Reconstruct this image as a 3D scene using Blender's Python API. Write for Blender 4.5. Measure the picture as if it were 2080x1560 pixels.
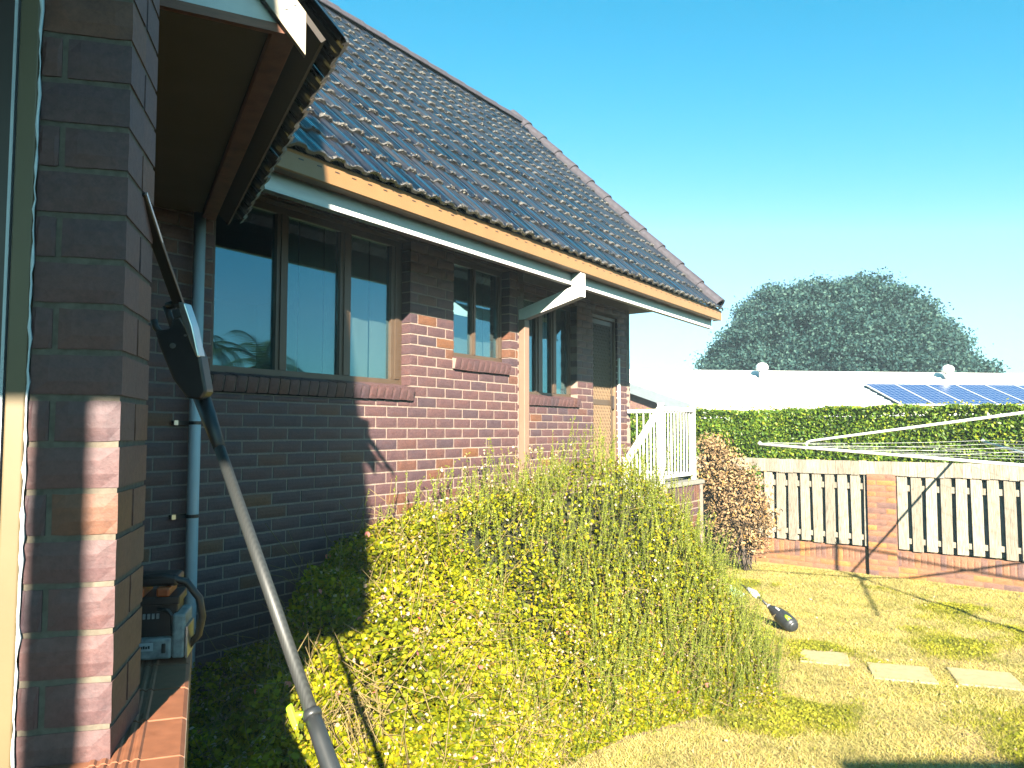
import bpy, math, random
import numpy as np
from mathutils import Vector, Matrix

random.seed(7)
RNG = np.random.default_rng(11)
for o in list(bpy.data.objects):
    bpy.data.objects.remove(o)
SC = bpy.context.scene
COL = SC.collection

# ------------------------------------------------------------------ camera
CAM_Z = 2.2
AZ = math.radians(34.4)          # camera axis, left of +Y (the house wall runs along +Y)
PITCH = math.atan(96 / 1560)
cam_data = bpy.data.cameras.new('camera')
cam = bpy.data.objects.new('camera', cam_data)
COL.objects.link(cam)
cam.location = (0, 0, CAM_Z)
cam.rotation_euler = (math.pi / 2 + PITCH, 0, AZ)
cam_data.sensor_width = 36
cam_data.lens = 27.0
cam_data.clip_start = 0.05
cam_data.clip_end = 600
SC.camera = cam

# ------------------------------------------------------------------ light
TRAVEL = Vector((-1.0, 1.17, -0.68)).normalized()      # direction sunlight travels
SUN_EL = math.asin(-TRAVEL.z)
SUN_AZ = math.atan2(-TRAVEL.x, -TRAVEL.y)              # clockwise from +Y
world = bpy.data.worlds.new('World')
SC.world = world
world.use_nodes = True
wn = world.node_tree
wn.nodes.clear()
w_out = wn.nodes.new('ShaderNodeOutputWorld')
w_bg = wn.nodes.new('ShaderNodeBackground')
w_sky = wn.nodes.new('ShaderNodeTexSky')
w_sky.sky_type = 'NISHITA'
w_sky.sun_disc = False
w_sky.sun_elevation = SUN_EL
w_sky.sun_rotation = SUN_AZ
w_sky.altitude = 600
w_sky.air_density = 1.0
w_sky.dust_density = 1.2
w_sky.ozone_density = 1.0
w_bg.inputs['Strength'].default_value = 0.05
# one even colour curve for the whole sky, as in the photograph's processing: red rises steeply with brightness
w_sep = wn.nodes.new('ShaderNodeSeparateColor')
w_com = wn.nodes.new('ShaderNodeCombineColor')
w_pow = wn.nodes.new('ShaderNodeMath')
w_pow.operation = 'POWER'
w_pow.inputs[1].default_value = 3.2
w_mul = wn.nodes.new('ShaderNodeMath')
w_mul.operation = 'MULTIPLY'
w_mul.inputs[1].default_value = 0.09
wn.links.new(w_sky.outputs['Color'], w_sep.inputs[0])
wn.links.new(w_sep.outputs[0], w_pow.inputs[0])
wn.links.new(w_pow.outputs[0], w_mul.inputs[0])
w_cap = wn.nodes.new('ShaderNodeMath')
w_cap.operation = 'MULTIPLY'
w_cap.inputs[1].default_value = 0.48
w_min = wn.nodes.new('ShaderNodeMath')
w_min.operation = 'MINIMUM'
wn.links.new(w_sep.outputs[1], w_cap.inputs[0])
wn.links.new(w_mul.outputs[0], w_min.inputs[0])
wn.links.new(w_cap.outputs[0], w_min.inputs[1])
wn.links.new(w_min.outputs[0], w_com.inputs[0])
w_grn = wn.nodes.new('ShaderNodeMath')
w_grn.operation = 'MULTIPLY'
w_grn.inputs[1].default_value = 0.97
wn.links.new(w_sep.outputs[1], w_grn.inputs[0])
wn.links.new(w_grn.outputs[0], w_com.inputs[1])
wn.links.new(w_sep.outputs[2], w_com.inputs[2])
wn.links.new(w_com.outputs[0], w_bg.inputs['Color'])
wn.links.new(w_bg.outputs['Background'], w_out.inputs['Surface'])
sun_data = bpy.data.lights.new('sun', 'SUN')
sun_data.energy = 5.0
sun_data.angle = math.radians(0.53)
sun_data.color = (1.0, 0.90, 0.74)
sun = bpy.data.objects.new('sun', sun_data)
COL.objects.link(sun)
sun.location = (6, -6, 12)
sun.rotation_euler = TRAVEL.to_track_quat('-Z', 'Y').to_euler()

SC.view_settings.view_transform = 'Standard'
SC.view_settings.look = 'None'
SC.view_settings.exposure = 2.38
SC.view_settings.gamma = 1.0
SC.view_settings.use_curve_mapping = False
SC.render.engine = 'CYCLES'
SC.cycles.use_denoising = True
SC.cycles.max_bounces = 8
SC.cycles.diffuse_bounces = 0
SC.cycles.transparent_max_bounces = 12
SC.cycles.sample_clamp_indirect = 6.0

# ------------------------------------------------------------------ materials
def mat(name):
    m = bpy.data.materials.new(name)
    m.use_nodes = True
    nt = m.node_tree
    b = nt.nodes['Principled BSDF']
    return m, nt, b

def N(nt, t, **kw):
    n = nt.nodes.new(t)
    for k, v in kw.items():
        if k in n.inputs:
            n.inputs[k].default_value = v
        else:
            setattr(n, k, v)
    return n

def ramp(nt, stops, fac):
    r = nt.nodes.new('ShaderNodeValToRGB')
    el = r.color_ramp.elements
    while len(el) < len(stops):
        el.new(0.5)
    for e, (p, c) in zip(el, stops):
        e.position = p
        e.color = (c[0], c[1], c[2], 1)
    nt.links.new(fac, r.inputs['Fac'])
    return r.outputs['Color']

def math_node(nt, op, a, b):
    n = nt.nodes.new('ShaderNodeMath')
    n.operation = op
    for i, v in enumerate((a, b)):
        if isinstance(v, (int, float)):
            n.inputs[i].default_value = v
        else:
            nt.links.new(v, n.inputs[i])
    return n.outputs[0]

def mixc(nt, mode, fac, a, b):
    n = nt.nodes.new('ShaderNodeMix')
    n.data_type = 'RGBA'
    n.blend_type = mode
    for sock, v in ((n.inputs[0], fac), (n.inputs[6], a), (n.inputs[7], b)):
        if isinstance(v, (int, float)):
            sock.default_value = v
        elif isinstance(v, tuple):
            sock.default_value = (v[0], v[1], v[2], 1)
        else:
            nt.links.new(v, sock)
    return n.outputs[2]

def noise(nt, scale, detail=3, coord='Object', stretch=None, rough=0.55):
    tc = nt.nodes.new('ShaderNodeTexCoord')
    src = tc.outputs[coord] if coord != 'World' else nt.nodes.new('ShaderNodeNewGeometry').outputs['Position']
    if stretch:
        mp = nt.nodes.new('ShaderNodeMapping')
        mp.inputs['Scale'].default_value = stretch
        nt.links.new(src, mp.inputs['Vector'])
        src = mp.outputs['Vector']
    n = N(nt, 'ShaderNodeTexNoise', Scale=scale, Detail=detail, Roughness=rough)
    nt.links.new(src, n.inputs['Vector'])
    return n.outputs['Fac']

def bump(nt, b, fac, strength=0.4, dist=0.01):
    bp = N(nt, 'ShaderNodeBump', Strength=strength, Distance=dist)
    nt.links.new(fac, bp.inputs['Height'])
    nt.links.new(bp.outputs['Normal'], b.inputs['Normal'])

def piece_random(nt):
    """a random number that differs per object and per loose piece"""
    oi = nt.nodes.new('ShaderNodeObjectInfo')
    ge = nt.nodes.new('ShaderNodeNewGeometry')
    s = math_node(nt, 'ADD', oi.outputs['Random'], ge.outputs['Random Per Island'])
    return math_node(nt, 'FRACT', s, 0.0)

def plain(name, col, rough=0.6, nscale=8.0, var=0.18, metal=0.0, spec=0.5, stretch=None, bmp=0.15):
    m, nt, b = mat(name)
    f = noise(nt, nscale, 4, 'World', stretch)
    lo = tuple(c * (1 - var) for c in col)
    hi = tuple(min(1, c * (1 + var)) for c in col)
    nt.links.new(ramp(nt, [(0.3, lo), (0.7, hi)], f), b.inputs['Base Color'])
    b.inputs['Roughness'].default_value = rough
    b.inputs['Metallic'].default_value = metal
    b.inputs['Specular IOR Level'].default_value = spec
    if bmp:
        bump(nt, b, f, bmp, 0.004)
    return m

def brick_material(name, stops, mottle=0.5):
    m, nt, b = mat(name)
    r = piece_random(nt)
    base = ramp(nt, stops, r)
    f1 = noise(nt, 9, 5, 'World', (1, 1, 1.6))
    f2 = noise(nt, 75, 6, 'World', rough=0.7)
    tint = ramp(nt, [(0.3, (0.62, 0.60, 0.72)), (0.52, (1, 1, 1)), (0.72, (1.35, 1.08, 0.85))], f1)
    c = mixc(nt, 'MULTIPLY', mottle, base, tint)
    g = ramp(nt, [(0.3, (0.55, 0.55, 0.58)), (0.65, (1.2, 1.2, 1.18))], f2)
    c = mixc(nt, 'MULTIPLY', 0.8, c, g)
    nt.links.new(c, b.inputs['Base Color'])
    b.inputs['Roughness'].default_value = 0.62
    h = math_node(nt, 'ADD', math_node(nt, 'MULTIPLY', f1, 2.0), math_node(nt, 'MULTIPLY', f2, 0.8))
    bump(nt, b, h, 0.4, 0.004)
    return m

M = {}
M['brick'] = brick_material('clay_brick', [(0.0, (0.066, 0.041, 0.049)), (0.25, (0.084, 0.046, 0.050)), (0.55, (0.102, 0.052, 0.052)),
                                           (0.84, (0.094, 0.048, 0.050)), (0.94, (0.125, 0.055, 0.036)), (1.0, (0.155, 0.066, 0.030))], 0.4)
M['fence_brick'] = brick_material('fence_brick', [(0.0, (0.15, 0.088, 0.078)), (0.3, (0.24, 0.125, 0.085)), (0.6, (0.28, 0.135, 0.075)),
                                                  (0.85, (0.33, 0.150, 0.058)), (1.0, (0.40, 0.19, 0.06))])
M['mortar'] = plain('cream_mortar', (0.27, 0.205, 0.165), 0.9, 70, 0.2, bmp=0.4)
M['mortar_grey'] = plain('grey_mortar', (0.13, 0.108, 0.082), 0.9, 60, 0.25, bmp=0.5)
M['gutter'] = plain('tan_gutter_paint', (0.26, 0.140, 0.058), 0.42, 5, 0.06, bmp=0.03)
M['fascia'] = plain('white_fascia_paint', (0.70, 0.70, 0.67), 0.5, 6, 0.07, stretch=(4, 0.6, 4), bmp=0.05)
M['cream'] = plain('cream_paint', (0.14, 0.104, 0.052), 0.45, 7, 0.06, bmp=0.04)
M['barge_cream'] = plain('pale_barge_paint', (0.34, 0.29, 0.22), 0.5, 9, 0.1, bmp=0.06)
M['tan_pipe'] = plain('tan_pipe_paint', (0.21, 0.135, 0.095), 0.5, 6, 0.06, bmp=0.03)
M['white_pipe'] = plain('white_pipe_paint', (0.78, 0.76, 0.70), 0.4, 6, 0.05, bmp=0.02)
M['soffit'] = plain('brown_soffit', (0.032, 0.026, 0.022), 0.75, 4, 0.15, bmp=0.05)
M['brown_timber'] = plain('stained_timber', (0.19, 0.075, 0.04), 0.55, 12, 0.3, stretch=(1, 1, 6), bmp=0.1)
M['bronze'] = plain('bronze_aluminium', (0.075, 0.048, 0.030), 0.42, 8, 0.12, spec=0.6, bmp=0.03)
M['dark_bronze'] = plain('dark_bronze_aluminium', (0.04, 0.03, 0.028), 0.4, 8, 0.12, bmp=0.02)
M['door_brown'] = plain('brown_door_timber', (0.15, 0.09, 0.055), 0.5, 14, 0.25, stretch=(1, 1, 0.15), bmp=0.1)
M['grille_tan'] = plain('tan_grille', (0.22, 0.15, 0.09), 0.45, 20, 0.1, bmp=0)
M['blind'] = plain('cream_blind_fabric', (0.62, 0.58, 0.46), 0.85, 60, 0.07, bmp=0.1)
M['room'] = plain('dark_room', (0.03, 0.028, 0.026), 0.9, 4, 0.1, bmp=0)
M['pvc'] = plain('white_pvc', (0.66, 0.69, 0.70), 0.35, 5, 0.06, bmp=0.02)
M['black'] = plain('black_plastic', (0.014, 0.014, 0.016), 0.42, 30, 0.25, bmp=0.08)
M['charcoal'] = plain('charcoal_plastic', (0.024, 0.027, 0.029), 0.4, 30, 0.2, bmp=0.08)
M['steel'] = plain('bare_steel', (0.5, 0.5, 0.5), 0.3, 20, 0.12, metal=0.9, bmp=0.02)
M['galv'] = plain('galvanised_steel', (0.70, 0.70, 0.68), 0.42, 30, 0.12, metal=0.25, bmp=0.05)
M['orange'] = plain('orange_plastic', (0.62, 0.11, 0.03), 0.4, 25, 0.15, bmp=0.05)
M['saw_grey'] = plain('pale_grey_plastic', (0.30, 0.30, 0.29), 0.5, 45, 0.45, bmp=0.08)
M['lime'] = plain('lime_plastic', (0.42, 0.80, 0.03), 0.4, 25, 0.08, bmp=0.02)
M['white_rail'] = plain('white_railing_paint', (0.62, 0.62, 0.60), 0.4, 6, 0.04, bmp=0.02)
M['white_roof'] = plain('white_roof_tile', (0.78, 0.77, 0.74), 0.6, 3, 0.08, bmp=0.1)
M['sealant'] = plain('white_sealant', (0.76, 0.76, 0.74), 0.5, 40, 0.1, bmp=0.2)
M['soil'] = plain('garden_soil', (0.20, 0.14, 0.07), 0.95, 12, 0.4, bmp=0.6)
M['inner_shade'] = plain('painted_inner_shade', (0.020, 0.022, 0.004), 0.95, 25, 0.5, bmp=0.8)  # near-black colour stands in for shade between the leaves
M['green_stem'] = plain('green_stem', (0.13, 0.14, 0.03), 0.8, 20, 0.3, bmp=0)
M['twig'] = plain('pale_twig', (0.21, 0.155, 0.055), 0.8, 20, 0.3, bmp=0.1)
M['bark'] = plain('tree_bark', (0.10, 0.075, 0.055), 0.9, 8, 0.3, bmp=0.5)
M['concrete'] = plain('pale_concrete', (0.36, 0.30, 0.16), 0.9, 16, 0.12, bmp=0.3)
M['slab'] = plain('landing_concrete', (0.20, 0.19, 0.16), 0.9, 16, 0.12, bmp=0.3)
M['grey_steel'] = plain('grey_fascia_paint', (0.16, 0.19, 0.21), 0.5, 6, 0.08, bmp=0.02)
M['sill_tile'] = plain('terracotta_sill_tile', (0.24, 0.095, 0.05), 0.5, 30, 0.15, bmp=0.15)
M['wire'] = plain('clothes_wire', (0.70, 0.72, 0.70), 0.4, 20, 0.05, bmp=0)
M['panel_frame'] = plain('panel_frame_aluminium', (0.72, 0.73, 0.74), 0.35, 10, 0.05, metal=0.3, bmp=0)
M['guard_green'] = plain('green_guard_plastic', (0.20, 0.34, 0.20), 0.45, 10, 0.1, bmp=0)

# weathered roof tile: dark, with glossy streaks down the slope; the noses carry a crust of pale lichen
def tile_material(name, nose):
    m, nt, b = mat(name)
    r = piece_random(nt)
    st = noise(nt, 5, 4, 'Object', (0.35, 9, 3))
    f2 = noise(nt, 45, 4, 'World')
    base = ramp(nt, [(0.0, (0.001, 0.002, 0.005)), (0.4, (0.003, 0.004, 0.008)), (0.8, (0.006, 0.006, 0.011)), (1.0, (0.014, 0.013, 0.016))], r)
    c = mixc(nt, 'MULTIPLY', 0.8, base, ramp(nt, [(0.32, (0.6, 0.6, 0.65)), (0.68, (1.5, 1.5, 1.5))], f2))
    big = noise(nt, 1.6, 3, 'World')
    rr = math_node(nt, 'ADD', math_node(nt, 'MULTIPLY', st, 0.55), math_node(nt, 'MULTIPLY', big, 0.30))
    rough = ramp(nt, [(0.33, (0.10,) * 3), (0.52, (0.45,) * 3)], rr)
    coat = 0.5
    if nose:
        tc = nt.nodes.new('ShaderNodeTexCoord')
        sx = nt.nodes.new('ShaderNodeSeparateXYZ')
        nt.links.new(tc.outputs['Object'], sx.inputs[0])
        fine = noise(nt, 38, 5, 'World', rough=0.7)
        lim = math_node(nt, 'ADD', math_node(nt, 'SUBTRACT', math_node(nt, 'MULTIPLY', fine, 0.16), 0.088), math_node(nt, 'MULTIPLY', nt.nodes.new('ShaderNodeObjectInfo').outputs['Random'], 0.035))
        k = math_node(nt, 'LESS_THAN', sx.outputs[0], lim)
        lich = ramp(nt, [(0.35, (0.03, 0.026, 0.025)), (0.6, (0.085, 0.078, 0.07))], noise(nt, 130, 3, 'World'))
        c = mixc(nt, 'MIX', k, c, lich)
        rough = mixc(nt, 'MIX', k, rough, (0.9, 0.9, 0.9))
    nt.links.new(c, b.inputs['Base Color'])
    nt.links.new(rough, b.inputs['Roughness'])
    b.inputs['Specular IOR Level'].default_value = 1.0
    b.inputs['Coat Weight'].default_value = 0.5
    b.inputs['Coat Roughness'].default_value = 0.18
    bump(nt, b, f2, 0.12, 0.002)
    return m
M['tile'] = tile_material('weathered_roof_tile', False)
M['tile_nose'] = tile_material('lichened_roof_tile', True)
M['ridge_tile'] = plain('ridge_tile', (0.042, 0.037, 0.047), 0.7, 20, 0.25, bmp=0.3)
# lichen
m, nt, b = mat('pale_lichen')
r = piece_random(nt)
c = ramp(nt, [(0.0, (0.03, 0.026, 0.024)), (0.5, (0.07, 0.064, 0.058)), (0.85, (0.14, 0.13, 0.115)), (1.0, (0.34, 0.31, 0.25))], r)
nt.links.new(c, b.inputs['Base Color'])
b.inputs['Roughness'].default_value = 0.95
bump(nt, b, noise(nt, 120, 3, 'World'), 0.8, 0.006)
M['lichen'] = m
# weathered fence timber
m, nt, b = mat('weathered_grey_timber')
r = piece_random(nt)
gr = noise(nt, 14, 5, 'World', (6, 6, 0.5))
c = ramp(nt, [(0.25, (0.13, 0.108, 0.078)), (0.45, (0.29, 0.255, 0.20)), (0.75, (0.44, 0.40, 0.325))], gr)
c = mixc(nt, 'MULTIPLY', 0.7, c, ramp(nt, [(0, (0.55, 0.54, 0.53)), (1, (1.1, 1.08, 1.04))], r))
nt.links.new(c, b.inputs['Base Color'])
b.inputs['Roughness'].default_value = 0.85
bump(nt, b, gr, 0.4, 0.006)
M['timber'] = m

def leaf_material(name, stops, trans=0.35, rough=0.5, spec=0.35):
    m, nt, b = mat(name)
    r = piece_random(nt)
    c = ramp(nt, stops, r)
    f = noise(nt, 2.2, 3, 'World')
    c = mixc(nt, 'MULTIPLY', 0.7, c, ramp(nt, [(0.3, (0.5, 0.58, 0.5)), (0.7, (1.35, 1.28, 1.1))], f))
    nt.links.new(c, b.inputs['Base Color'])
    b.inputs['Roughness'].default_value = rough
    b.inputs['Specular IOR Level'].default_value = spec
    tr = nt.nodes.new('ShaderNodeBsdfTranslucent')
    nt.links.new(mixc(nt, 'MULTIPLY', 1.0, c, (1.3, 1.25, 0.6)), tr.inputs['Color'])
    mx = nt.nodes.new('ShaderNodeMixShader')
    mx.inputs[0].default_value = trans
    nt.links.new(b.outputs[0], mx.inputs[1])
    nt.links.new(tr.outputs[0], mx.inputs[2])
    nt.links.new(mx.outputs[0], nt.nodes['Material Output'].inputs['Surface'])
    return m

M['shrub_leaf'] = leaf_material('small_shrub_leaf', [(0.0, (0.060, 0.085, 0.003)), (0.35, (0.18, 0.20, 0.004)), (0.75, (0.33, 0.32, 0.005)), (0.9, (0.42, 0.35, 0.012)), (1.0, (0.28, 0.18, 0.03))], 0.35, 0.6, 0.2)
M['dry_leaf'] = leaf_material('dry_shrub_leaf', [(0.0, (0.24, 0.17, 0.10)), (0.5, (0.44, 0.34, 0.22)), (1.0, (0.66, 0.55, 0.42))], 0.2, 0.8)
M['petal'] = leaf_material('pale_petal', [(0.0, (0.40, 0.25, 0.19)), (0.6, (0.56, 0.42, 0.33)), (1.0, (0.66, 0.58, 0.50))], 0.3, 0.6)
M['pink'] = leaf_material('pink_petal', [(0.0, (0.72, 0.16, 0.15)), (1.0, (0.80, 0.34, 0.32))], 0.3, 0.6)
M['needle'] = leaf_material('rosemary_needle', [(0.0, (0.075, 0.12, 0.008)), (0.5, (0.18, 0.225, 0.017)), (1.0, (0.34, 0.37, 0.05))], 0.25, 0.6, 0.2)
M['hedge_leaf'] = leaf_material('hedge_leaf', [(0.0, (0.045, 0.11, 0.014)), (0.5, (0.11, 0.20, 0.020)), (0.9, (0.21, 0.29, 0.025)), (1.0, (0.32, 0.34, 0.03))], 0.35, 0.4, 0.4)
M['tree_leaf'] = leaf_material('tree_leaf', [(0.0, (0.010, 0.036, 0.042)), (0.6, (0.032, 0.078, 0.080)), (1.0, (0.066, 0.125, 0.110))], 0.2, 0.6, 0.15)
M['brown_leaf'] = leaf_material('dead_brown_leaf', [(0.0, (0.14, 0.085, 0.05)), (0.5, (0.30, 0.19, 0.10)), (0.85, (0.46, 0.31, 0.18)), (1.0, (0.50, 0.27, 0.06))], 0.15, 0.8)
M['palm_leaf'] = leaf_material('palm_leaf', [(0.0, (0.03, 0.06, 0.02)), (1.0, (0.08, 0.12, 0.03))], 0.2)
M['dry_grass'] = leaf_material('dry_grass_blade', [(0.0, (0.34, 0.26, 0.08)), (0.5, (0.46, 0.37, 0.13)), (0.85, (0.54, 0.44, 0.19)), (1.0, (0.28, 0.29, 0.04))], 0.2, 0.8)
M['green_grass'] = leaf_material('green_grass_blade', [(0.0, (0.17, 0.19, 0.010)), (0.6, (0.28, 0.28, 0.014)), (1.0, (0.38, 0.34, 0.03))], 0.25, 0.7)
# lawn soil
m, nt, b = mat('dry_lawn_ground')
f1 = noise(nt, 0.9, 5, 'World')
f2 = noise(nt, 30, 5, 'World')
c = ramp(nt, [(0.36, (0.42, 0.31, 0.14)), (0.52, (0.42, 0.35, 0.12)), (0.62, (0.33, 0.31, 0.05))], f1)
c = mixc(nt, 'MULTIPLY', 0.8, c, ramp(nt, [(0.3, (0.62, 0.6, 0.55)), (0.7, (1.15, 1.15, 1.1))], f2))
nt.links.new(c, b.inputs['Base Color'])
b.inputs['Roughness'].default_value = 0.95
b.inputs['Specular IOR Level'].default_value = 0.1
bump(nt, b, f2, 0.8, 0.02)
M['lawn'] = m
# window glass: clear with a tinted reflective surface
m, nt, b = mat('window_glass')
nt.nodes.remove(b)
tr = nt.nodes.new('ShaderNodeBsdfTransparent')
tr.inputs['Color'].default_value = (0.58, 0.66, 0.68, 1)
gl = nt.nodes.new('ShaderNodeBsdfGlossy')
gl.inputs['Roughness'].default_value = 0.006
gl.inputs['Color'].default_value = (0.45, 0.85, 1, 1)
fr = N(nt, 'ShaderNodeLayerWeight', Blend=0.5)
mx = nt.nodes.new('ShaderNodeMixShader')
sc_ = math_node(nt, 'ADD', math_node(nt, 'MULTIPLY', math_node(nt, 'POWER', fr.outputs['Facing'], 2.5), 0.8), 0.14)
nt.links.new(sc_, mx.inputs[0])
nt.links.new(tr.outputs[0], mx.inputs[1])
nt.links.new(gl.outputs[0], mx.inputs[2])
nt.links.new(mx.outputs[0], nt.nodes['Material Output'].inputs['Surface'])
M['glass'] = m
# solar cells: blue cells with a printed pale grid
m, nt, b = mat('solar_cell_glass')
tc = nt.nodes.new('ShaderNodeTexCoord')
sx = nt.nodes.new('ShaderNodeSeparateXYZ')
nt.links.new(tc.outputs['Object'], sx.inputs[0])
def stripes(axis, period, width):
    v = math_node(nt, 'FRACT', math_node(nt, 'DIVIDE', sx.outputs[axis], period), 0)
    return math_node(nt, 'LESS_THAN', v, width)
g = math_node(nt, 'MAXIMUM', stripes(0, 0.165, 0.10), stripes(1, 0.165, 0.10))
nt.links.new(mixc(nt, 'MIX', g, (0.012, 0.03, 0.12), (0.16, 0.20, 0.30)), b.inputs['Base Color'])
b.inputs['Roughness'].default_value = 0.18
M['solar'] = m
# woven carbon pole
m, nt, b = mat('woven_carbon_pole')
tc = nt.nodes.new('ShaderNodeTexCoord')
mp = nt.nodes.new('ShaderNodeMapping')
mp.inputs['Rotation'].default_value = (0.6, 0.3, 0.4)
nt.links.new(tc.outputs['Object'], mp.inputs['Vector'])
wv = N(nt, 'ShaderNodeTexWave', Scale=70, Distortion=0.5)
nt.links.new(mp.outputs['Vector'], wv.inputs['Vector'])
nt.links.new(ramp(nt, [(0.3, (0.024, 0.026, 0.026)), (0.7, (0.036, 0.039, 0.038))], wv.outputs['Fac']), b.inputs['Base Color'])
b.inputs['Roughness'].default_value = 0.5
M['carbon'] = m

# ------------------------------------------------------------------ mesh helpers
def fast_mesh(name, verts, faces):
    verts = np.asarray(verts, np.float32)
    faces = np.asarray(faces, np.int32)
    me = bpy.data.meshes.new(name)
    k = faces.shape[1]
    me.vertices.add(len(verts))
    me.vertices.foreach_set('co', verts.ravel())
    me.loops.add(faces.size)
    me.loops.foreach_set('vertex_index', faces.ravel())
    me.polygons.add(len(faces))
    me.polygons.foreach_set('loop_start', np.arange(0, faces.size, k, dtype=np.int32))
    me.polygons.foreach_set('loop_total', np.full(len(faces), k, np.int32))
    me.update(calc_edges=True)
    return me

ROOT_INV = {}

def link(name, me, material=None, parent=None):
    o = bpy.data.objects.new(name, me)
    COL.objects.link(o)
    if material is not None and me is not None and not me.materials:
        me.materials.append(material)
    if parent is not None:
        o.parent = parent
        if parent.name in ROOT_INV:
            o.matrix_parent_inverse = ROOT_INV[parent.name]
    return o

def thing(name, label, cat, loc=(0, 0, 0), group=None):
    o = bpy.data.objects.new(name, None)
    COL.objects.link(o)
    o.location = loc
    o.empty_display_size = 0.2
    o['label'] = label
    o['category'] = cat
    if group:
        o['group'] = group
    ROOT_INV[o.name] = Matrix.Translation(Vector(loc)).inverted()
    return o

def tag(o, label, cat, group=None):
    o['label'] = label
    o['category'] = cat
    if group:
        o['group'] = group
    return o

class MB:
    def __init__(s):
        s.v = []
        s.f = []

    def add(s, verts, faces):
        b = len(s.v)
        s.v.extend([tuple(p) for p in verts])
        s.f.extend([tuple(b + i for i in f) for f in faces])
        return s

    def obox(s, c, ax, ay, az):
        """box: centre and three half-vectors"""
        c, ax, ay, az = Vector(c), Vector(ax), Vector(ay), Vector(az)
        vs = [c + ax * i + ay * j + az * k for i in (-1, 1) for j in (-1, 1) for k in (-1, 1)]
        if ax.cross(ay).dot(az) < 0:
            fs = [(0, 2, 3, 1), (4, 5, 7, 6), (0, 1, 5, 4), (2, 6, 7, 3), (0, 4, 6, 2), (1, 3, 7, 5)]
        else:
            fs = [(0, 1, 3, 2), (4, 6, 7, 5), (0, 4, 5, 1), (2, 3, 7, 6), (0, 2, 6, 4), (1, 5, 7, 3)]
        return s.add(vs, fs)

    def box(s, x0, x1, y0, y1, z0, z1):
        return s.obox(((x0 + x1) / 2, (y0 + y1) / 2, (z0 + z1) / 2), ((x1 - x0) / 2, 0, 0), (0, (y1 - y0) / 2, 0), (0, 0, (z1 - z0) / 2))

    def beam(s, a, b, w, h, up=(0, 0, 1)):
        a, b = Vector(a), Vector(b)
        d = (b - a)
        t = d.normalized()
        if abs(t.dot(Vector(up).normalized())) > 0.99:
            up = (1, 0, 0) if abs(t.x) < 0.9 else (0, 1, 0)
        side = t.cross(Vector(up)).normalized()
        u2 = side.cross(t).normalized()
        return s.obox((a + b) / 2, d / 2, side * w / 2, u2 * h / 2)

    def tube(s, pts, r, n=8, caps=True):
        pts = [Vector(p) for p in pts]
        rs = r if isinstance(r, (list, tuple)) else [r] * len(pts)
        rings = []
        prev = None
        for i, p in enumerate(pts):
            t = (pts[min(i + 1, len(pts) - 1)] - pts[max(i - 1, 0)]).normalized()
            ref = prev if prev is not None else (Vector((0, 0, 1)) if abs(t.z) < 0.9 else Vector((1, 0, 0)))
            a = (ref - t * ref.dot(t)).normalized()
            prev = a
            b2 = t.cross(a)
            rings.append([p + (a * math.cos(2 * math.pi * k / n) + b2 * math.sin(2 * math.pi * k / n)) * rs[i] for k in range(n)])
        vs = [q for ring in rings for q in ring]
        fs = []
        for i in range(len(pts) - 1):
            for k in range(n):
                fs.append((i * n + k, i * n + (k + 1) % n, (i + 1) * n + (k + 1) % n, (i + 1) * n + k))
        if caps:
            fs.append(tuple(reversed(range(n))))
            fs.append(tuple(range((len(pts) - 1) * n, len(pts) * n)))
        return s.add(vs, fs)

    def prism(s, poly, off):
        """extrude a 3D polygon by a vector"""
        n = len(poly)
        off = Vector(off)
        vs = [Vector(p) for p in poly] + [Vector(p) + off for p in poly]
        fs = [tuple(reversed(range(n))), tuple(range(n, 2 * n))] + [(k, (k + 1) % n, n + (k + 1) % n, n + k) for k in range(n)]
        return s.add(vs, fs)

    def build(s, name, material, parent=None, smooth=False, bevel=0.0):
        me = bpy.data.meshes.new(name)
        me.from_pydata(s.v, [], s.f)
        me.update()
        if smooth:
            me.shade_smooth() if hasattr(me, 'shade_smooth') else None
        o = link(name, me, material, parent)
        if bevel:
            md = o.modifiers.new('bevel', 'BEVEL')
            md.width = bevel
            md.segments = 2
            md.limit_method = 'ANGLE'
            md.angle_limit = math.radians(35)
        return o

def project(p):
    """pixel position in the 2080-wide photograph and depth (only to pick which pieces show largest)"""
    a = AZ
    f = Vector((-math.sin(a) * math.cos(PITCH), math.cos(a) * math.cos(PITCH), math.sin(PITCH)))
    r = Vector((math.cos(a), math.sin(a), 0))
    u = r.cross(f)
    v = Vector(p) - Vector((0, 0, CAM_Z))
    z = v.dot(f)
    if z < 0.05:
        return None
    return 1040 + 1560 * v.dot(r) / z, 780 - 1560 * v.dot(u) / z, z

# ------------------------------------------------------------------ bricks
BL, BH, BD, J = 0.23, 0.076, 0.11, 0.010

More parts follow.
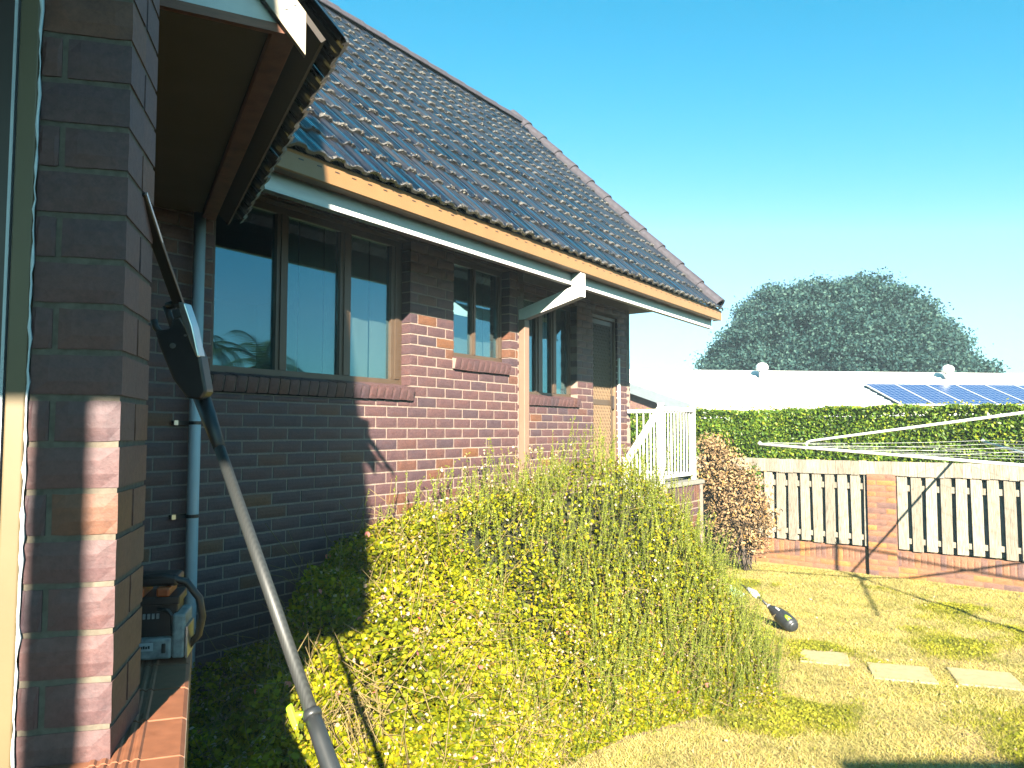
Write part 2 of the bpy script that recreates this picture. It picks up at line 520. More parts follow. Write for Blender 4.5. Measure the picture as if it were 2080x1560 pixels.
def brick_template(seed, nx=5, nz=3, rough=0.0002):
    """unit brick: x 0..1 along, y 0 (face) .. 1 (back), z 0..1; face slightly uneven with eased edges"""
    rg = random.Random(seed)
    vs, fs = [], []
    for k in range(nz + 1):
        for i in range(nx + 1):
            x, z = i / nx, k / nz
            edge = i in (0, nx) or k in (0, nz)
            xx = x + (0 if not i in (0, nx) else (0.006 if i == 0 else -0.006) * rg.uniform(-0.3, 1.6))
            zz = z + (0 if not k in (0, nz) else (0.02 if k == 0 else -0.02) * rg.uniform(-0.3, 1.5))
            y = (0.030 if edge else 0) + rg.uniform(-1, 1) * rough / BD * (0.6 if edge else 1.3)
            vs.append((xx, y, zz))
    for k in range(nz):
        for i in range(nx):
            a = k * (nx + 1) + i
            fs.append((a, a + 1, a + nx + 2, a + nx + 1))
    base = len(vs)
    vs += [(0, 1, 0), (1, 1, 0), (1, 1, 1), (0, 1, 1)]
    c = [0, nx, (nz + 1) * (nx + 1) - 1, nz * (nx + 1)]
    bottom = list(range(0, nx + 1))
    top = list(range(nz * (nx + 1), (nz + 1) * (nx + 1)))
    left = [k * (nx + 1) for k in range(nz + 1)]
    right = [k * (nx + 1) + nx for k in range(nz + 1)]
    fs.append(tuple([base, base + 1] + bottom[::-1]))
    fs.append(tuple([base + 2, base + 3] + top))
    fs.append(tuple([base + 3, base] + left))
    fs.append(tuple([base + 1, base + 2] + right[::-1]))
    return vs, fs

BT = [brick_template(s) for s in range(8)]
BRICK_ME = {}

def brick_mesh(k, material):
    key = (k, material.name)
    if key not in BRICK_ME:
        me = bpy.data.meshes.new('brick')
        vs, fs = BT[k]
        me.from_pydata(vs, [], fs)
        me.update()
        me.materials.append(material)
        BRICK_ME[key] = me
    return BRICK_ME[key]

def lay_courses(origin, u, n, length, z0, courses, openings=(), off=0.0, bond=0.5, seed=1, depth=BD):
    """list of bricks as (origin corner, u vec, n (outward) vec, length, height, depth)"""
    rg = random.Random(seed)
    out = []
    o, u, n = Vector(origin), Vector(u), Vector(n)
    for k in range(courses):
        z = z0 + k * (BH + J)
        s = -BL * 2 + ((BL + J) * bond if k % 2 else 0) + off
        while s < length:
            a, b = max(s, 0), min(s + BL, length)
            segs = [(a, b)]
            for (oa, ob, za, zb) in openings:
                if z + BH * 0.6 > za and z + BH * 0.4 < zb:
                    ns = []
                    for (p, q) in segs:
                        if q <= oa or p >= ob:
                            ns.append((p, q))
                        else:
                            if za - z > 0.03:      # cut course under the sill
                                out.append((o + u * max(p, oa) + Vector((0, 0, z)), u, n, min(q, ob) - max(p, oa), za - z - 0.009, depth))
                            if p < oa:
                                ns.append((p, oa))
                            if q > ob:
                                ns.append((ob, q))
                    segs = ns
            for (p, q) in segs:
                if q - p > 0.028:
                    jit = rg.uniform(-0.0015, 0.0015)
                    out.append((o + u * p + Vector((0, 0, z)) + n * jit, u, n, q - p, BH, depth))
            s += BL + J
    return out

def place_bricks(bricks, material, parent_one, limit, parent_rest, name='brick', score=None, rest_name='bricks'):
    """the bricks that show largest become objects, the rest one joined mesh; bricks: (corner,u,n,L,H,D[,upvec])"""
    def sc(b):
        c = b[0] + b[1] * b[3] / 2 + Vector((0, 0, b[4] / 2))
        p = project(c)
        if p is None or not (-60 < p[0] < 2140 and -60 < p[1] < 1620):
            return 0
        if score:
            s = score(c, p)
            if s is not None:
                return s
        return b[3] * b[4] / p[2] ** 2
    order = sorted(range(len(bricks)), key=lambda i: -sc(bricks[i]))
    one = [i for i in order[:limit] if sc(bricks[i]) > 0]
    ones = set(one)
    rest = [i for i in range(len(bricks)) if i not in ones]
    for i in one:
        b = bricks[i]
        parent = b[7] if len(b) > 7 else parent_one
        me = brick_mesh(i * 5 % 8, material)
        o = bpy.data.objects.new(name, me)
        COL.objects.link(o)
        up = b[6] if len(b) > 6 else Vector((0, 0, 1))
        o.matrix_basis = Matrix(((b[1].x * b[3], -b[2].x * b[5], up.x * b[4], b[0].x),
                                 (b[1].y * b[3], -b[2].y * b[5], up.y * b[4], b[0].y),
                                 (b[1].z * b[3], -b[2].z * b[5], up.z * b[4], b[0].z),
                                 (0, 0, 0, 1)))
        o.parent = parent
    if rest:
        mb = MB()
        for i in rest:
            b = bricks[i]
            up = b[6] if len(b) > 6 else Vector((0, 0, 1))
            vs, fs = BT[i * 5 % 8]
            mb.add([b[0] + b[1] * (x * b[3]) - b[2] * (y * b[5]) + up * (z * b[4]) for x, y, z in vs], fs)
        o = mb.build(rest_name, material, parent_rest)
        o['kind'] = 'stuff'

# ------------------------------------------------------------------ leaves
def random_dirs(n, rg, up_bias=0.0):
    v = rg.normal(size=(n, 3))
    v[:, 2] += up_bias
    return v / np.linalg.norm(v, axis=1, keepdims=True)

def leaf_mesh(name, pts, size, rg, aspect=0.55, up_bias=0.5, axis=None, hexa=False, fold=0.25):
    n = len(pts)
    size = np.broadcast_to(size, (n,)) * rg.uniform(0.65, 1.25, n)
    nor = random_dirs(n, rg, up_bias)
    t = random_dirs(n, rg) if axis is None else axis
    t = t - nor * np.sum(t * nor, axis=1, keepdims=True)
    t /= np.linalg.norm(t, axis=1, keepdims=True) + 1e-9
    s = np.cross(nor, t)
    L = size[:, None]
    Wd = L * aspect * 0.5
    if hexa:
        a = pts - t * L * 0.5
        l1 = pts - t * L * 0.2 - s * Wd * 0.9 + nor * Wd * fold
        l2 = pts + t * L * 0.22 - s * Wd + nor * Wd * fold
        tip = pts + t * L * 0.5
        r2 = pts + t * L * 0.22 + s * Wd + nor * Wd * fold
        r1 = pts - t * L * 0.2 + s * Wd * 0.9 + nor * Wd * fold
        v = np.stack([a, l1, l2, tip, r2, r1], 1).reshape(-1, 3)
        f = np.array([[0, 3, 2, 1], [0, 5, 4, 3]])
        faces = (np.arange(n)[:, None, None] * 6 + f[None]).reshape(-1, 4)
    else:
        a = pts - t * L * 0.5
        l = pts - s * Wd + nor * Wd * fold
        tip = pts + t * L * 0.5
        r = pts + s * Wd + nor * Wd * fold
        v = np.stack([a, l, tip, r], 1).reshape(-1, 3)
        f = np.array([[0, 2, 1], [0, 3, 2]])
        faces = (np.arange(n)[:, None, None] * 4 + f[None]).reshape(-1, 3)
    return fast_mesh(name, v, faces)

def stems_mesh(name, a, b, r0, r1):
    """thin three-sided stems from points a to points b"""
    n = len(a)
    d = b - a
    d = d / (np.linalg.norm(d, axis=1, keepdims=True) + 1e-9)
    ref = np.where(np.abs(d[:, 2:3]) > 0.9, np.array([[1., 0, 0]]), np.array([[0, 0, 1.]]))
    s = np.cross(d, ref)
    s /= np.linalg.norm(s, axis=1, keepdims=True) + 1e-9
    t = np.cross(d, s)
    vs = []
    for base, r in ((a, r0), (b, r1)):
        for k in range(3):
            an = 2 * math.pi * k / 3
            vs.append(base + (s * math.cos(an) + t * math.sin(an)) * r)
    v = np.stack(vs, 1).reshape(-1, 3)
    f = np.array([[0, 1, 4, 3], [1, 2, 5, 4], [2, 0, 3, 5]])
    faces = (np.arange(n)[:, None, None] * 6 + f[None]).reshape(-1, 4)
    return fast_mesh(name, v, faces)

class VNoise:
    """smooth value noise on a grid, for outlines and patches"""
    def __init__(s, seed):
        s.g = np.random.default_rng(seed).uniform(-1, 1, (64, 64))

    def at(s, x, y):
        x, y = np.asarray(x) % 63, np.asarray(y) % 63
        i, j = np.floor(x).astype(int), np.floor(y).astype(int)
        fx, fy = x - i, y - j
        fx, fy = fx * fx * (3 - 2 * fx), fy * fy * (3 - 2 * fy)
        g = s.g
        return (g[i, j] * (1 - fx) * (1 - fy) + g[(i + 1) % 64, j] * fx * (1 - fy) + g[i, (j + 1) % 64] * (1 - fx) * fy + g[(i + 1) % 64, (j + 1) % 64] * fx * fy)

# ------------------------------------------------------------------ ground
def structure(o):
    o['kind'] = 'structure'
    return o

g = MB()
g.add([(-70, -60, 0), (80, -60, 0), (80, 80, 0), (-70, 80, 0)], [(0, 1, 2, 3)])
structure(g.build('lawn_ground', M['lawn']))
g = MB()   # garden bed soil along the wall
bed = [(-4.2, 1.1), (-2.0, 1.2), (-1.85, 2.1), (-2.1, 3.0), (-2.45, 3.8), (-2.66, 4.4), (-2.5, 5.1), (-2.2, 5.8), (-1.95, 6.3), (-2.1, 7.2), (-3.0, 8.6), (-3.6, 8.7), (-4.2, 8.4)]
g.add([(x, y, 0.006) for x, y in bed], [tuple(range(len(bed)))])
structure(g.build('garden_bed', M['soil']))
g = MB()   # porch floor under the photographer
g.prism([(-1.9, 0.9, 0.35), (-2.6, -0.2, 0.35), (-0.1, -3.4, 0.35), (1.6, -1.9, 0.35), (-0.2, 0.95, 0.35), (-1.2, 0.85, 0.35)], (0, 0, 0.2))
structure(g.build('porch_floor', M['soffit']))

# ------------------------------------------------------------------ the house
WX, WX2, CORNER = -4.21, -4.72, 6.36
YS, YE = 0.9, 9.83
house = thing('brick_house', 'brown brick house with steep dark tiled roof and lichen along the tile edges', 'house', (-6.5, 6, 0))
Z0 = -0.006

def mortar_wall(name, origin, u, n, length, z0, z1, openings, back=0.11, face=0.006, material=None, parent=house):
    openings = [(p - 0.007, q + 0.007, r_, t_) for p, q, r_, t_ in openings]
    us = sorted({0.0, length} | {v for o in openings for v in o[:2]})
    zs = sorted({z0, z1} | {v for o in openings for v in o[2:]})
    mb = MB()
    o, u, n = Vector(origin), Vector(u), Vector(n)
    for a, b in zip(us, us[1:]):
        for c, d in zip(zs, zs[1:]):
            mu, mz = (a + b) / 2, (c + d) / 2
            if any(p < mu < q and r < mz < t for p, q, r, t in openings):
                continue
            ctr = o + u * mu + Vector((0, 0, mz)) - n * (face + back) / 2
            mb.obox(ctr, u * (b - a) / 2, n * (back - face) / 2, (0, 0, (d - c) / 2))
    return mb.build(name, material or M['mortar'], parent)

op_main = [(2.86 - YS, 4.678 - YS, 2.444, 3.76), (5.247 - YS, 6.11 - YS, 2.737, 3.76)]
wall_a = mortar_wall('wall', (WX, YS, 0), (0, 1, 0), (1, 0, 0), CORNER - YS, -0.05, 4.0, op_main)
Y2 = 6.30
op_rec = [(6.95 - Y2, 8.331 - Y2, 2.49, 3.76), (8.75 - Y2, 9.45 - Y2, 1.55, 3.74)]
wall_b = mortar_wall('wall', (WX2, Y2, 0), (0, 1, 0), (1, 0, 0), YE - Y2, -0.05, 4.0, op_rec)
wall_c = mortar_wall('wall', (WX2, YE, 0), (-1, 0, 0), (0, 1, 0), 3.9, -0.05, 4.0, [])
wall_d = mortar_wall('wall', (WX, CORNER, 0), (-1, 0, 0), (0, 1, 0), 0.62, -0.05, 4.0, [])

NC = 46
br = []
for b_ in lay_courses((WX, YS, 0), (0, 1, 0), (1, 0, 0), CORNER - YS, Z0, NC, op_main, 0.02, seed=3):
    br.append(b_ + (Vector((0, 0, 1)), wall_a))
for b_ in lay_courses((WX2, Y2, 0), (0, 1, 0), (1, 0, 0), YE - Y2, Z0, NC, op_rec, 0.11, seed=4):
    br.append(b_ + (Vector((0, 0, 1)), wall_b))
br_ret = []
for b_ in lay_courses((WX2, YE, 0), (-1, 0, 0), (0, 1, 0), 3.9, Z0, NC, [], 0.06, seed=5):
    br_ret.append(b_ + (Vector((0, 0, 1)), wall_c))
for b_ in lay_courses((WX - 0.115, CORNER, 0), (-1, 0, 0), (0, 1, 0), 0.5, Z0, NC, [], 0.06, seed=6):
    br_ret.append(b_ + (Vector((0, 0, 1)), wall_d))

def wall_score(c, p):
    # bricks behind the shrubs, the near porch or under the deep eave shade show little
    if c.z < 1.25 or c.z > 3.55 or p[0] < 300:
        return 0.0005
    if c.y > 4.3 and c.z < 1.75:
        return 0.0006
    return None

place_bricks(br, M['brick'], wall_a, 300, house, score=wall_score)
place_bricks(br_ret, M['brick'], wall_c, 0, house)

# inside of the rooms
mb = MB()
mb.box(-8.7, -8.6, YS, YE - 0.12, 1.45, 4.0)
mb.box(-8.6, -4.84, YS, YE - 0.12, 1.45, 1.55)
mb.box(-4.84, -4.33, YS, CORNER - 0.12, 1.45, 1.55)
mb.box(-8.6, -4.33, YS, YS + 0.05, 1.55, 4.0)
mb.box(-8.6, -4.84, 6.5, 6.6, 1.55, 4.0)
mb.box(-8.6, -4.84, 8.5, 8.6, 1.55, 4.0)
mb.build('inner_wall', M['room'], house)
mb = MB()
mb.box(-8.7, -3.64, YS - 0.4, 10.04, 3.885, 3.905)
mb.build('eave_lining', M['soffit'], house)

def window(x, y0, y1, zs, z0, z1, posts, rows=0.05, pane_ranges=(), sill_n=10, sill_z=2.444, sill_y=None, wallx=WX):
    """aluminium window set back in the wall; posts: (ya, yb) vertical members; a sloping brick sill below"""
    w = link('window', None, None, house)
    mb = MB()
    mb.box(x - 0.06, x, y0 + 0.002, y1 - 0.002, z0, z0 + 0.055)
    mb.box(x - 0.055, x + 0.012, y0 + 0.004, y1 - 0.004, z0 - 0.012, z0 + 0.014)
    mb.box(x - 0.06, x, y0 + 0.002, y1 - 0.002, z1 - 0.05, z1)
    for (a, b_) in posts:
        mb.box(x - 0.058, x - 0.003, a, b_, z0 + 0.055, z1 - 0.05)
        mb.box(x - 0.05, x + 0.008, a + (b_ - a) * 0.3, b_ - (b_ - a) * 0.3, z0 + 0.056, z1 - 0.051)
    mb.build('frame', M['bronze'], w, bevel=0.002)
    for (a, b_) in pane_ranges:
        mb = MB()
        mb.box(x - 0.036, x - 0.031, a, b_, z0 + 0.055, z1 - 0.05)
        mb.build('pane', M['glass'], w)
    # sill bricks on edge, sloping outward
    ya, yb = sill_y or (y0, y1)
    nb = round((yb - ya) / 0.086)
    step = (yb - ya) / nb
    sl = []
    out = Vector((1, 0, -0.22)).normalized()
    upv = Vector((0.22, 0, 1)).normalized()
    for i in range(nb):
        c = Vector((wallx + 0.028, ya + i * step + 0.005, sill_z + 0.004 + random.uniform(-0.002, 0.002)))
        sl.append((c, Vector((0, 1, 0)), out, step - 0.010, 0.105, 0.14, upv, w))
    place_bricks(sl, M['brick'], w, 300, w, name='sill_brick')
    mb = MB()
    mb.prism([(wallx + 0.018, ya, sill_z + 0.014), (wallx + 0.038, ya, sill_z + 0.100), (wallx - 0.09, ya, sill_z + 0.122), (wallx - 0.1, ya, sill_z + 0.014)], (0, yb - ya, 0))
    mb.build('sill_mortar', M['mortar'], w)
    return w

window(-4.30, 2.86, 4.678, 0, 2.565, 3.76, [(2.862, 2.93), (3.41, 3.506), (3.996, 4.106), (4.55, 4.676)],
       pane_ranges=[(2.93, 3.41), (3.506, 3.996), (4.106, 4.55)], sill_z=2.444, sill_y=(2.84, 4.70))
window(-4.30, 5.247, 6.11, 0, 2.85, 3.76, [(5.249, 5.30), (5.63, 5.685), (6.045, 6.108)],
       pane_ranges=[(5.30, 5.63), (5.685, 6.045)], sill_z=2.735, sill_y=(5.23, 6.08))
window(-4.81, 6.95, 8.331, 0, 2.60, 3.76, [(6.952, 7.02), (7.52, 7.67), (7.86, 7.985), (8.27, 8.329)],
       pane_ranges=[(7.02, 7.52), (7.67, 7.86), (7.985, 8.27)], sill_z=2.49, sill_y=(6.95, 8.36), wallx=WX2)

def blind(x, y0, y1, z0, z1, label, turn=0.0):
    t = thing('vertical_blind', label, 'blind', (x, (y0 + y1) / 2, z0))
    mb = MB()
    mb.box(x - 0.02, x + 0.02, y0, y1, z1, z1 + 0.04)
    mb.build('head_rail', M['blind'], t)
    n = int((y1 - y0) / 0.118)
    for i in range(n):
        mb = MB()
        c = Vector((x + (0.004 if i % 2 else -0.004), y0 + (i + 0.5) * 0.118, (z0 + z1) / 2))
        a = turn + random.uniform(-0.05, 0.05)
        mb.obox(c, Vector((math.sin(a), math.cos(a), 0)) * 0.0565, Vector((math.cos(a), -math.sin(a), 0)) * 0.0008, (0, 0, (z1 - z0) / 2))
        mb.build('slat', M['blind'], t)

blind(-4.352, 3.52, 4.66, 2.60, 3.74, 'cream vertical blind behind the wide three-pane window')
blind(-4.38, 5.31, 6.10, 2.88, 3.74, 'cream vertical blind behind the small two-pane window')
blind(-4.88, 7.0, 8.3, 2.64, 3.74, 'cream vertical blind behind the window right of the tan downpipe')

# security screen door
door = link('door', None, None, house)
mb = MB()
mb.box(-4.86, -4.82, 8.79, 9.41, 1.58, 3.70)
mb.build('door_leaf', M['door_brown'], door)
mb = MB()
for (a, b_) in ((8.752, 8.79), (9.41, 9.448)):
    mb.box(-4.83, -4.75, a, b_, 1.56, 3.735)
mb.box(-4.83, -4.75, 8.79, 9.41, 3.69, 3.735)
mb.build('frame', M['grille_tan'], door, bevel=0.002)
mb = MB()
for (a, b_) in ((8.80, 8.85), (9.35, 9.40)):
    mb.box(-4.80, -4.775, a, b_, 1.57, 3.68)
for (a, b_) in ((1.57, 1.67), (2.55, 2.62), (3.62, 3.68)):
    mb.box(-4.799, -4.776, 8.85, 9.35, a, b_)
mb.build('screen_frame', M['bronze'], door, bevel=0.002)
mb = MB()
yA, yB, zA, zB = 8.85, 9.35, 1.67, 3.62
for sgn in (1, -1):
    k = -40
    while k < 60:
        z = zA + k * 0.085
        pts = []
        # line through (yA, z) with slope sgn*1.9, clipped to the opening
        sl = 1.9 * sgn
        t0, t1 = 0.0, yB - yA
        lo, hi = (zA - z) / sl, (zB - z) / sl
        if lo > hi:
            lo, hi = hi, lo
        t0, t1 = max(t0, lo), min(t1, hi)
        if t1 - t0 > 0.01:
            mb.beam((-4.787 + 0.003 * sgn, yA + t0, z + sl * t0), (-4.787 + 0.003 * sgn, yA + t1, z + sl * t1), 0.006, 0.009, (1, 0, 0))
        k += 1
mb.build('grille', M['grille_tan'], door)
mb = MB()
mb.box(-4.775, -4.74, 9.355, 9.39, 2.50, 2.68)
mb.build('handle', M['dark_bronze'], door, bevel=0.004)
mb = MB()
mb.box(-4.74, -4.70, 9.452, 9.485, 1.60, 3.20)
mb.build('door_trim', M['white_pipe'], door)

# gutter, fascia
def eave_profile(poly, name, material, y0, y1):
    mb = MB()
    mb.prism([(x, y0, z) for x, z in poly], (0, y1 - y0, 0))
    return mb.build(name, material, house)

gx = -3.49
gut = eave_profile([(gx - 0.115, 3.70), (gx - 0.01, 3.69), (gx, 3.697), (gx + 0.004, 3.80), (gx + 0.012, 3.812), (gx + 0.004, 3.822), (gx - 0.008, 3.815), (gx - 0.008, 3.705), (gx - 0.109, 3.712), (gx - 0.109, 3.80), (gx - 0.115, 3.80)],
                   'gutter', M['gutter'], 2.38, 10.10)
slot_me = None
y = 2.5
while y < 10.0:   # overflow slots punched in the gutter face
    if slot_me is None:
        mb = MB()
        mb.box(-0.0022, 0.0022, -0.0175, 0.0175, -0.003, 0.003)
        so = mb.build('slot', M['dark_bronze'], gut)
        slot_me = so.data
    else:
        so = link('slot', slot_me, None, gut)
    so.location = (gx + 0.0035, y, 3.779)
    y += 0.14
mb = MB()
mb.box(gx - 0.115, gx + 0.006, 10.10, 10.104, 3.692, 3.815)
mb.build('gutter_end', M['gutter'], gut)
eave_profile([(-3.635, 3.588), (-3.610, 3.588), (-3.608, 3.60), (-3.608, 3.88), (-3.635, 3.88)], 'fascia', M['fascia'], 2.38, 10.05)
eave_profile([(-3.66, 3.584), (-3.602, 3.584), (-3.602, 3.598), (-3.607, 3.600), (-3.66, 3.600)], 'fascia_trim', M['white_rail'], 2.38, 10.05)
# downpipe with its offset: a shaped white outlet and offset, tan below
dp = link('downpipe', None, None, house)
mb = MB()
ya, yb = 6.255, 6.345
mb.prism([(-3.50, ya, 3.69), (-3.60, ya, 3.69), (-3.60, ya, 3.565), (-4.205, ya, 3.40), (-4.205, ya, 3.30), (-4.13, ya, 3.30), (-3.50, ya, 3.463)], (0, yb - ya, 0))
mb.build('offset', M['white_pipe'], dp, bevel=0.004)
mb = MB()
mb.box(-4.206, -4.134, ya + 0.003, yb - 0.003, 0.02, 3.3)
mb.build('drop', M['tan_pipe'], dp, bevel=0.006)
# round white pipe by the porch
rp = link('waste_pipe', None, None, house)
mb = MB()
mb.tube([(-4.15, 2.715, 0.0), (-4.15, 2.715, 3.885)], 0.034, 16)
mb.build('pipe', M['pvc'], rp, smooth=True)
for z in (2.25, 1.70):
    mb = MB()
    mb.tube([(-4.15, 2.715, z - 0.010), (-4.15, 2.715, z + 0.010)], 0.0365, 16)
    mb.box(-4.21, -4.186, 2.60, 2.70, z - 0.012, z + 0.012)
    mb.build('pipe_clip', M['black'], rp)
    mb = MB()
    mb.box(-4.186, -4.178, 2.60, 2.625, z - 0.014, z + 0.014)
    mb.build('clip_tab', M['steel'], rp)

# ---- roof
PIT = math.atan2(7.13 - 3.82, 6.72 - 3.47)
UP = Vector((-math.cos(PIT), 0, math.sin(PIT)))
NR = Vector((math.sin(PIT), 0, math.cos(PIT)))
EAVE = Vector((-3.475, 0, 3.835))
SLOPE = 4.62
NCO = 14
GAUGE = SLOPE / NCO
roof = link('roof', None, None, house)
mb = MB()
a0, a1 = 0.6, 10.05
for sgn, ridge_x in ((1, 0),):
    p0 = EAVE - NR * 0.05 + UP * 0.06
    p1 = EAVE - NR * 0.05 + UP * SLOPE
    mb.prism([(p0.x, a0, p0.z), (p1.x, a0, p1.z), (p1.x - NR.x * 0.02, a0, p1.z - 0.05), (p0.x - 0.05, a0, p0.z - 0.05)], (0, a1 - a0, 0))
rx, rz = (EAVE + UP * SLOPE).x, (EAVE + UP * SLOPE).z
mb.prism([(rx, a0, rz - 0.03), (2 * rx + 3.475, a0, 3.835), (2 * rx + 3.475, a0, 3.78), (rx, a0, rz - 0.12)], (0, a1 - a0, 0))
mb.build('roof_deck', M['tile'], roof)
mb = MB()    # gable end wall above the eave line
mb.prism([(EAVE.x - 1.2, YE - 0.10, 3.95), (rx, YE - 0.10, rz - 0.25), (2 * rx - EAVE.x + 1.2, YE - 0.10, 3.95)], (0, 0.10, 0))
mb.build('gable_wall', M['mortar'], house)

PROFILE = [(0.0, 0.0), (0.012, 0.008), (0.024, 0.020), (0.036, 0.024), (0.090, 0.024), (0.102, 0.018), (0.114, 0.005), (0.125, 0.002),
           (0.165, 0.002), (0.178, 0.008), (0.190, 0.016), (0.202, 0.019), (0.240, 0.018), (0.252, 0.012), (0.264, 0.003), (0.302, 0.0)]

def tile_template(length=0.40, lift=0.026):
    vs, fs = [], []
    n = len(PROFILE)
    for (x, dz) in ((0.0, lift - 0.004), (0.012, lift), (length, 0.0)):
        for (y, z) in PROFILE:
            vs.append((x, y, z + dz))
    for r_ in range(2):
        for i in range(n - 1):
            fs.append((r_ * n + i, r_ * n + n + i, r_ * n + n + i + 1, r_ * n + i + 1))
    base = len(vs)
    for (y, z) in PROFILE:
        vs.append((0.002, y, z + lift - 0.026))
    for i in range(n - 1):
        fs.append((base + i, i, i + 1, base + i + 1))
    return vs, fs

TV, TF = tile_template()
tile_me = bpy.data.meshes.new('roof_tile')
tile_me.from_pydata(TV, [], TF)
tile_me.update()
tile_me.materials.append(M['tile_nose'])

def tile_frame(eave, up, across, nr, i, k, wob=0.0):
    p = eave + up * (k * GAUGE - 0.03) + across * (i * 0.302) + nr * wob
    return Matrix(((up.x, across.x, nr.x, p.x), (up.y, across.y, nr.y, p.y), (up.z, across.z, nr.z, p.z), (0, 0, 0, 1)))

def lay_tiles(cells, parent, limit, eave, up, across, nr):
    """cells: (column, course); the ones that show largest become objects"""
    rows = []
    for (i, k) in cells:
        mtx = tile_frame(eave, up, across, nr, i, k, random.uniform(-0.003, 0.003)) @ Matrix.Rotation(random.uniform(-0.014, 0.014), 4, 'Z') @ Matrix.Rotation(random.uniform(-0.006, 0.010), 4, 'Y')
        p = project(mtx @ Vector((0.15, 0.15, 0.03)))
        s = 0 if p is None or not (420 < p[0] < 2100 and -40 < p[1] < 1600) else 1 / p[2] ** 2
        rows.append((s, i, k, mtx))
    rows.sort(key=lambda r_: -r_[0])
    one = [r_ for r_ in rows[:limit] if r_[0] > 0]
    rest = [r_ for r_ in rows[len(one):]]
    for r_ in one:
        o = bpy.data.objects.new('roof_tile', tile_me)
        COL.objects.link(o)
        o.matrix_basis = r_[3]
        o.parent = parent
    if rest:
        mb = MB()
        for r_ in rest:
            mb.add([r_[3] @ Vector(v) for v in TV], TF)
        o = mb.build('roof_tiles', M['tile'], parent)
        o['kind'] = 'stuff'
    return rows

NI = 31
Y_T0 = 10.06 - NI * 0.302
cells = [(i, k) for i in range(NI) for k in range(NCO)]
eave0 = Vector((EAVE.x, Y_T0, EAVE.z))
rows = lay_tiles(cells, roof, 300, eave0, UP, Vector((0, 1, 0)), NR)

# lichen crusts on the tile noses
ico_v = [(0, 0, 1), (0.89, 0, 0.45), (0.28, 0.85, 0.45), (-0.72, 0.53, 0.45), (-0.72, -0.53, 0.45), (0.28, -0.85, 0.45), (0.72, 0.53, -0.45), (-0.28, 0.85, -0.45), (-0.89, 0, -0.45), (-0.28, -0.85, -0.45), (0.72, -0.53, -0.45), (0, 0, -1)]
ico_f = [(0, 1, 2), (0, 2, 3), (0, 3, 4), (0, 4, 5), (0, 5, 1), (1, 6, 2), (2, 7, 3), (3, 8, 4), (4, 9, 5), (5, 10, 1), (6, 7, 2), (7, 8, 3), (8, 9, 4), (9, 10, 5), (10, 6, 1), (11, 7, 6), (11, 8, 7), (11, 9, 8), (11, 10, 9), (11, 6, 10)]
IV, IF = np.array(ico_v), np.array(ico_f)

def lichen_points(rows, rg, per=11):
    pts, rad = [], []
    py = np.array([p[0] for p in PROFILE]); pz = np.array([p[1] for p in PROFILE])
    for (s, i, k, mtx) in rows:
        dens = rg.uniform(0.05, 1.0) ** 1.4 * 1.7
        for q in range(int(per * dens)):
            roll = rg.random()
            if roll < 0.50:
                y = rg.normal(0.062, 0.026)
            elif roll < 0.88:
                y = rg.normal(0.215, 0.02)
            else:
                y = rg.uniform(0.0, 0.3)
            y = min(max(y, 0.0), 0.30)
            x = abs(rg.normal(0, 0.012)) if rg.random() < 0.9 else rg.uniform(0, 0.10)
            z = np.interp(y, py, pz) + 0.026 * (1 - x / 0.4) - (rg.uniform(0, 0.022) if x < 0.006 else 0.0)
            pts.append(tuple(mtx @ Vector((x, y, z))))
            rad.append(rg.uniform(0.0020, 0.0070) if x < 0.03 else rg.uniform(0.002, 0.004))
    return np.array(pts), np.array(rad)

def blob_mesh(name, pts, rad, rg, flat=0.7):
    n = len(pts)
    jit = rg.uniform(0.45, 1.55, (n, len(IV), 1))
    v = pts[:, None, :] + IV[None] * rad[:, None, None] * jit
    f = (np.arange(n)[:, None, None] * len(IV) + IF[None]).reshape(-1, 3)
    return fast_mesh(name, v.reshape(-1, 3), f)

vis = [r_ for r_ in rows if r_[0] > 0]
lp, lr = lichen_points(vis, RNG, 34)
o = link('lichen', blob_mesh('lichen', lp, lr, RNG), M['lichen'], roof)
o['kind'] = 'stuff'

# ridge and verge capping
def half_cap(a, b, r0, r1, side, up, name='ridge_cap', seg=7):
    mb = MB()
    a, b, side, up = Vector(a), Vector(b), Vector(side), Vector(up)
    vs = []
    for p, r_ in ((a, r0), (b, r1)):
        for sc_i in (1.0, 0.82):
            for i in range(seg + 1):
                t = math.pi * i / seg
                vs.append(p + side * (math.cos(t) * r_ * sc_i) + up * (math.sin(t) * r_ * sc_i))
    n = seg + 1
    fs = []
    for i in range(seg):
        fs.append((i, i + 1, 2 * n + i + 1, 2 * n + i))
        fs.append((n + i, 3 * n + i, 3 * n + i + 1, n + i + 1))
        fs.append((i, n + i, n + i + 1, i + 1))
        fs.append((2 * n + i, 2 * n + i + 1, 3 * n + i + 1, 3 * n + i))
    mb.add(vs, fs)
    return mb.build(name, M['ridge_tile'], roof)

ridge = EAVE + UP * SLOPE
y = 10.08
while y > 1.2:
    half_cap((ridge.x, y, ridge.z - 0.03), (ridge.x, y - 0.43, ridge.z - 0.02), 0.125, 0.105, (1, 0, 0), (0, 0, 1))
    y -= 0.40
s = 0.05
while s < SLOPE - 0.1:
    p = EAVE + UP * s + NR * 0.015
    q = EAVE + UP * (s + 0.43) + NR * 0.010
    half_cap((p.x, 10.03, p.z), (q.x, 10.03, q.z), 0.115, 0.095, (0, 1, 0), NR, 'verge_cap')
    s += 0.40
mb = MB()   # barge board at the far gable
p0, p1 = EAVE - NR * 0.12, EAVE + UP * SLOPE - NR * 0.12
mb.beam((p0.x, 10.055, p0.z), (p1.x, 10.055, p1.z), 0.02, 0.2, NR)
mb.build('barge_board', M['tan_pipe'], house)

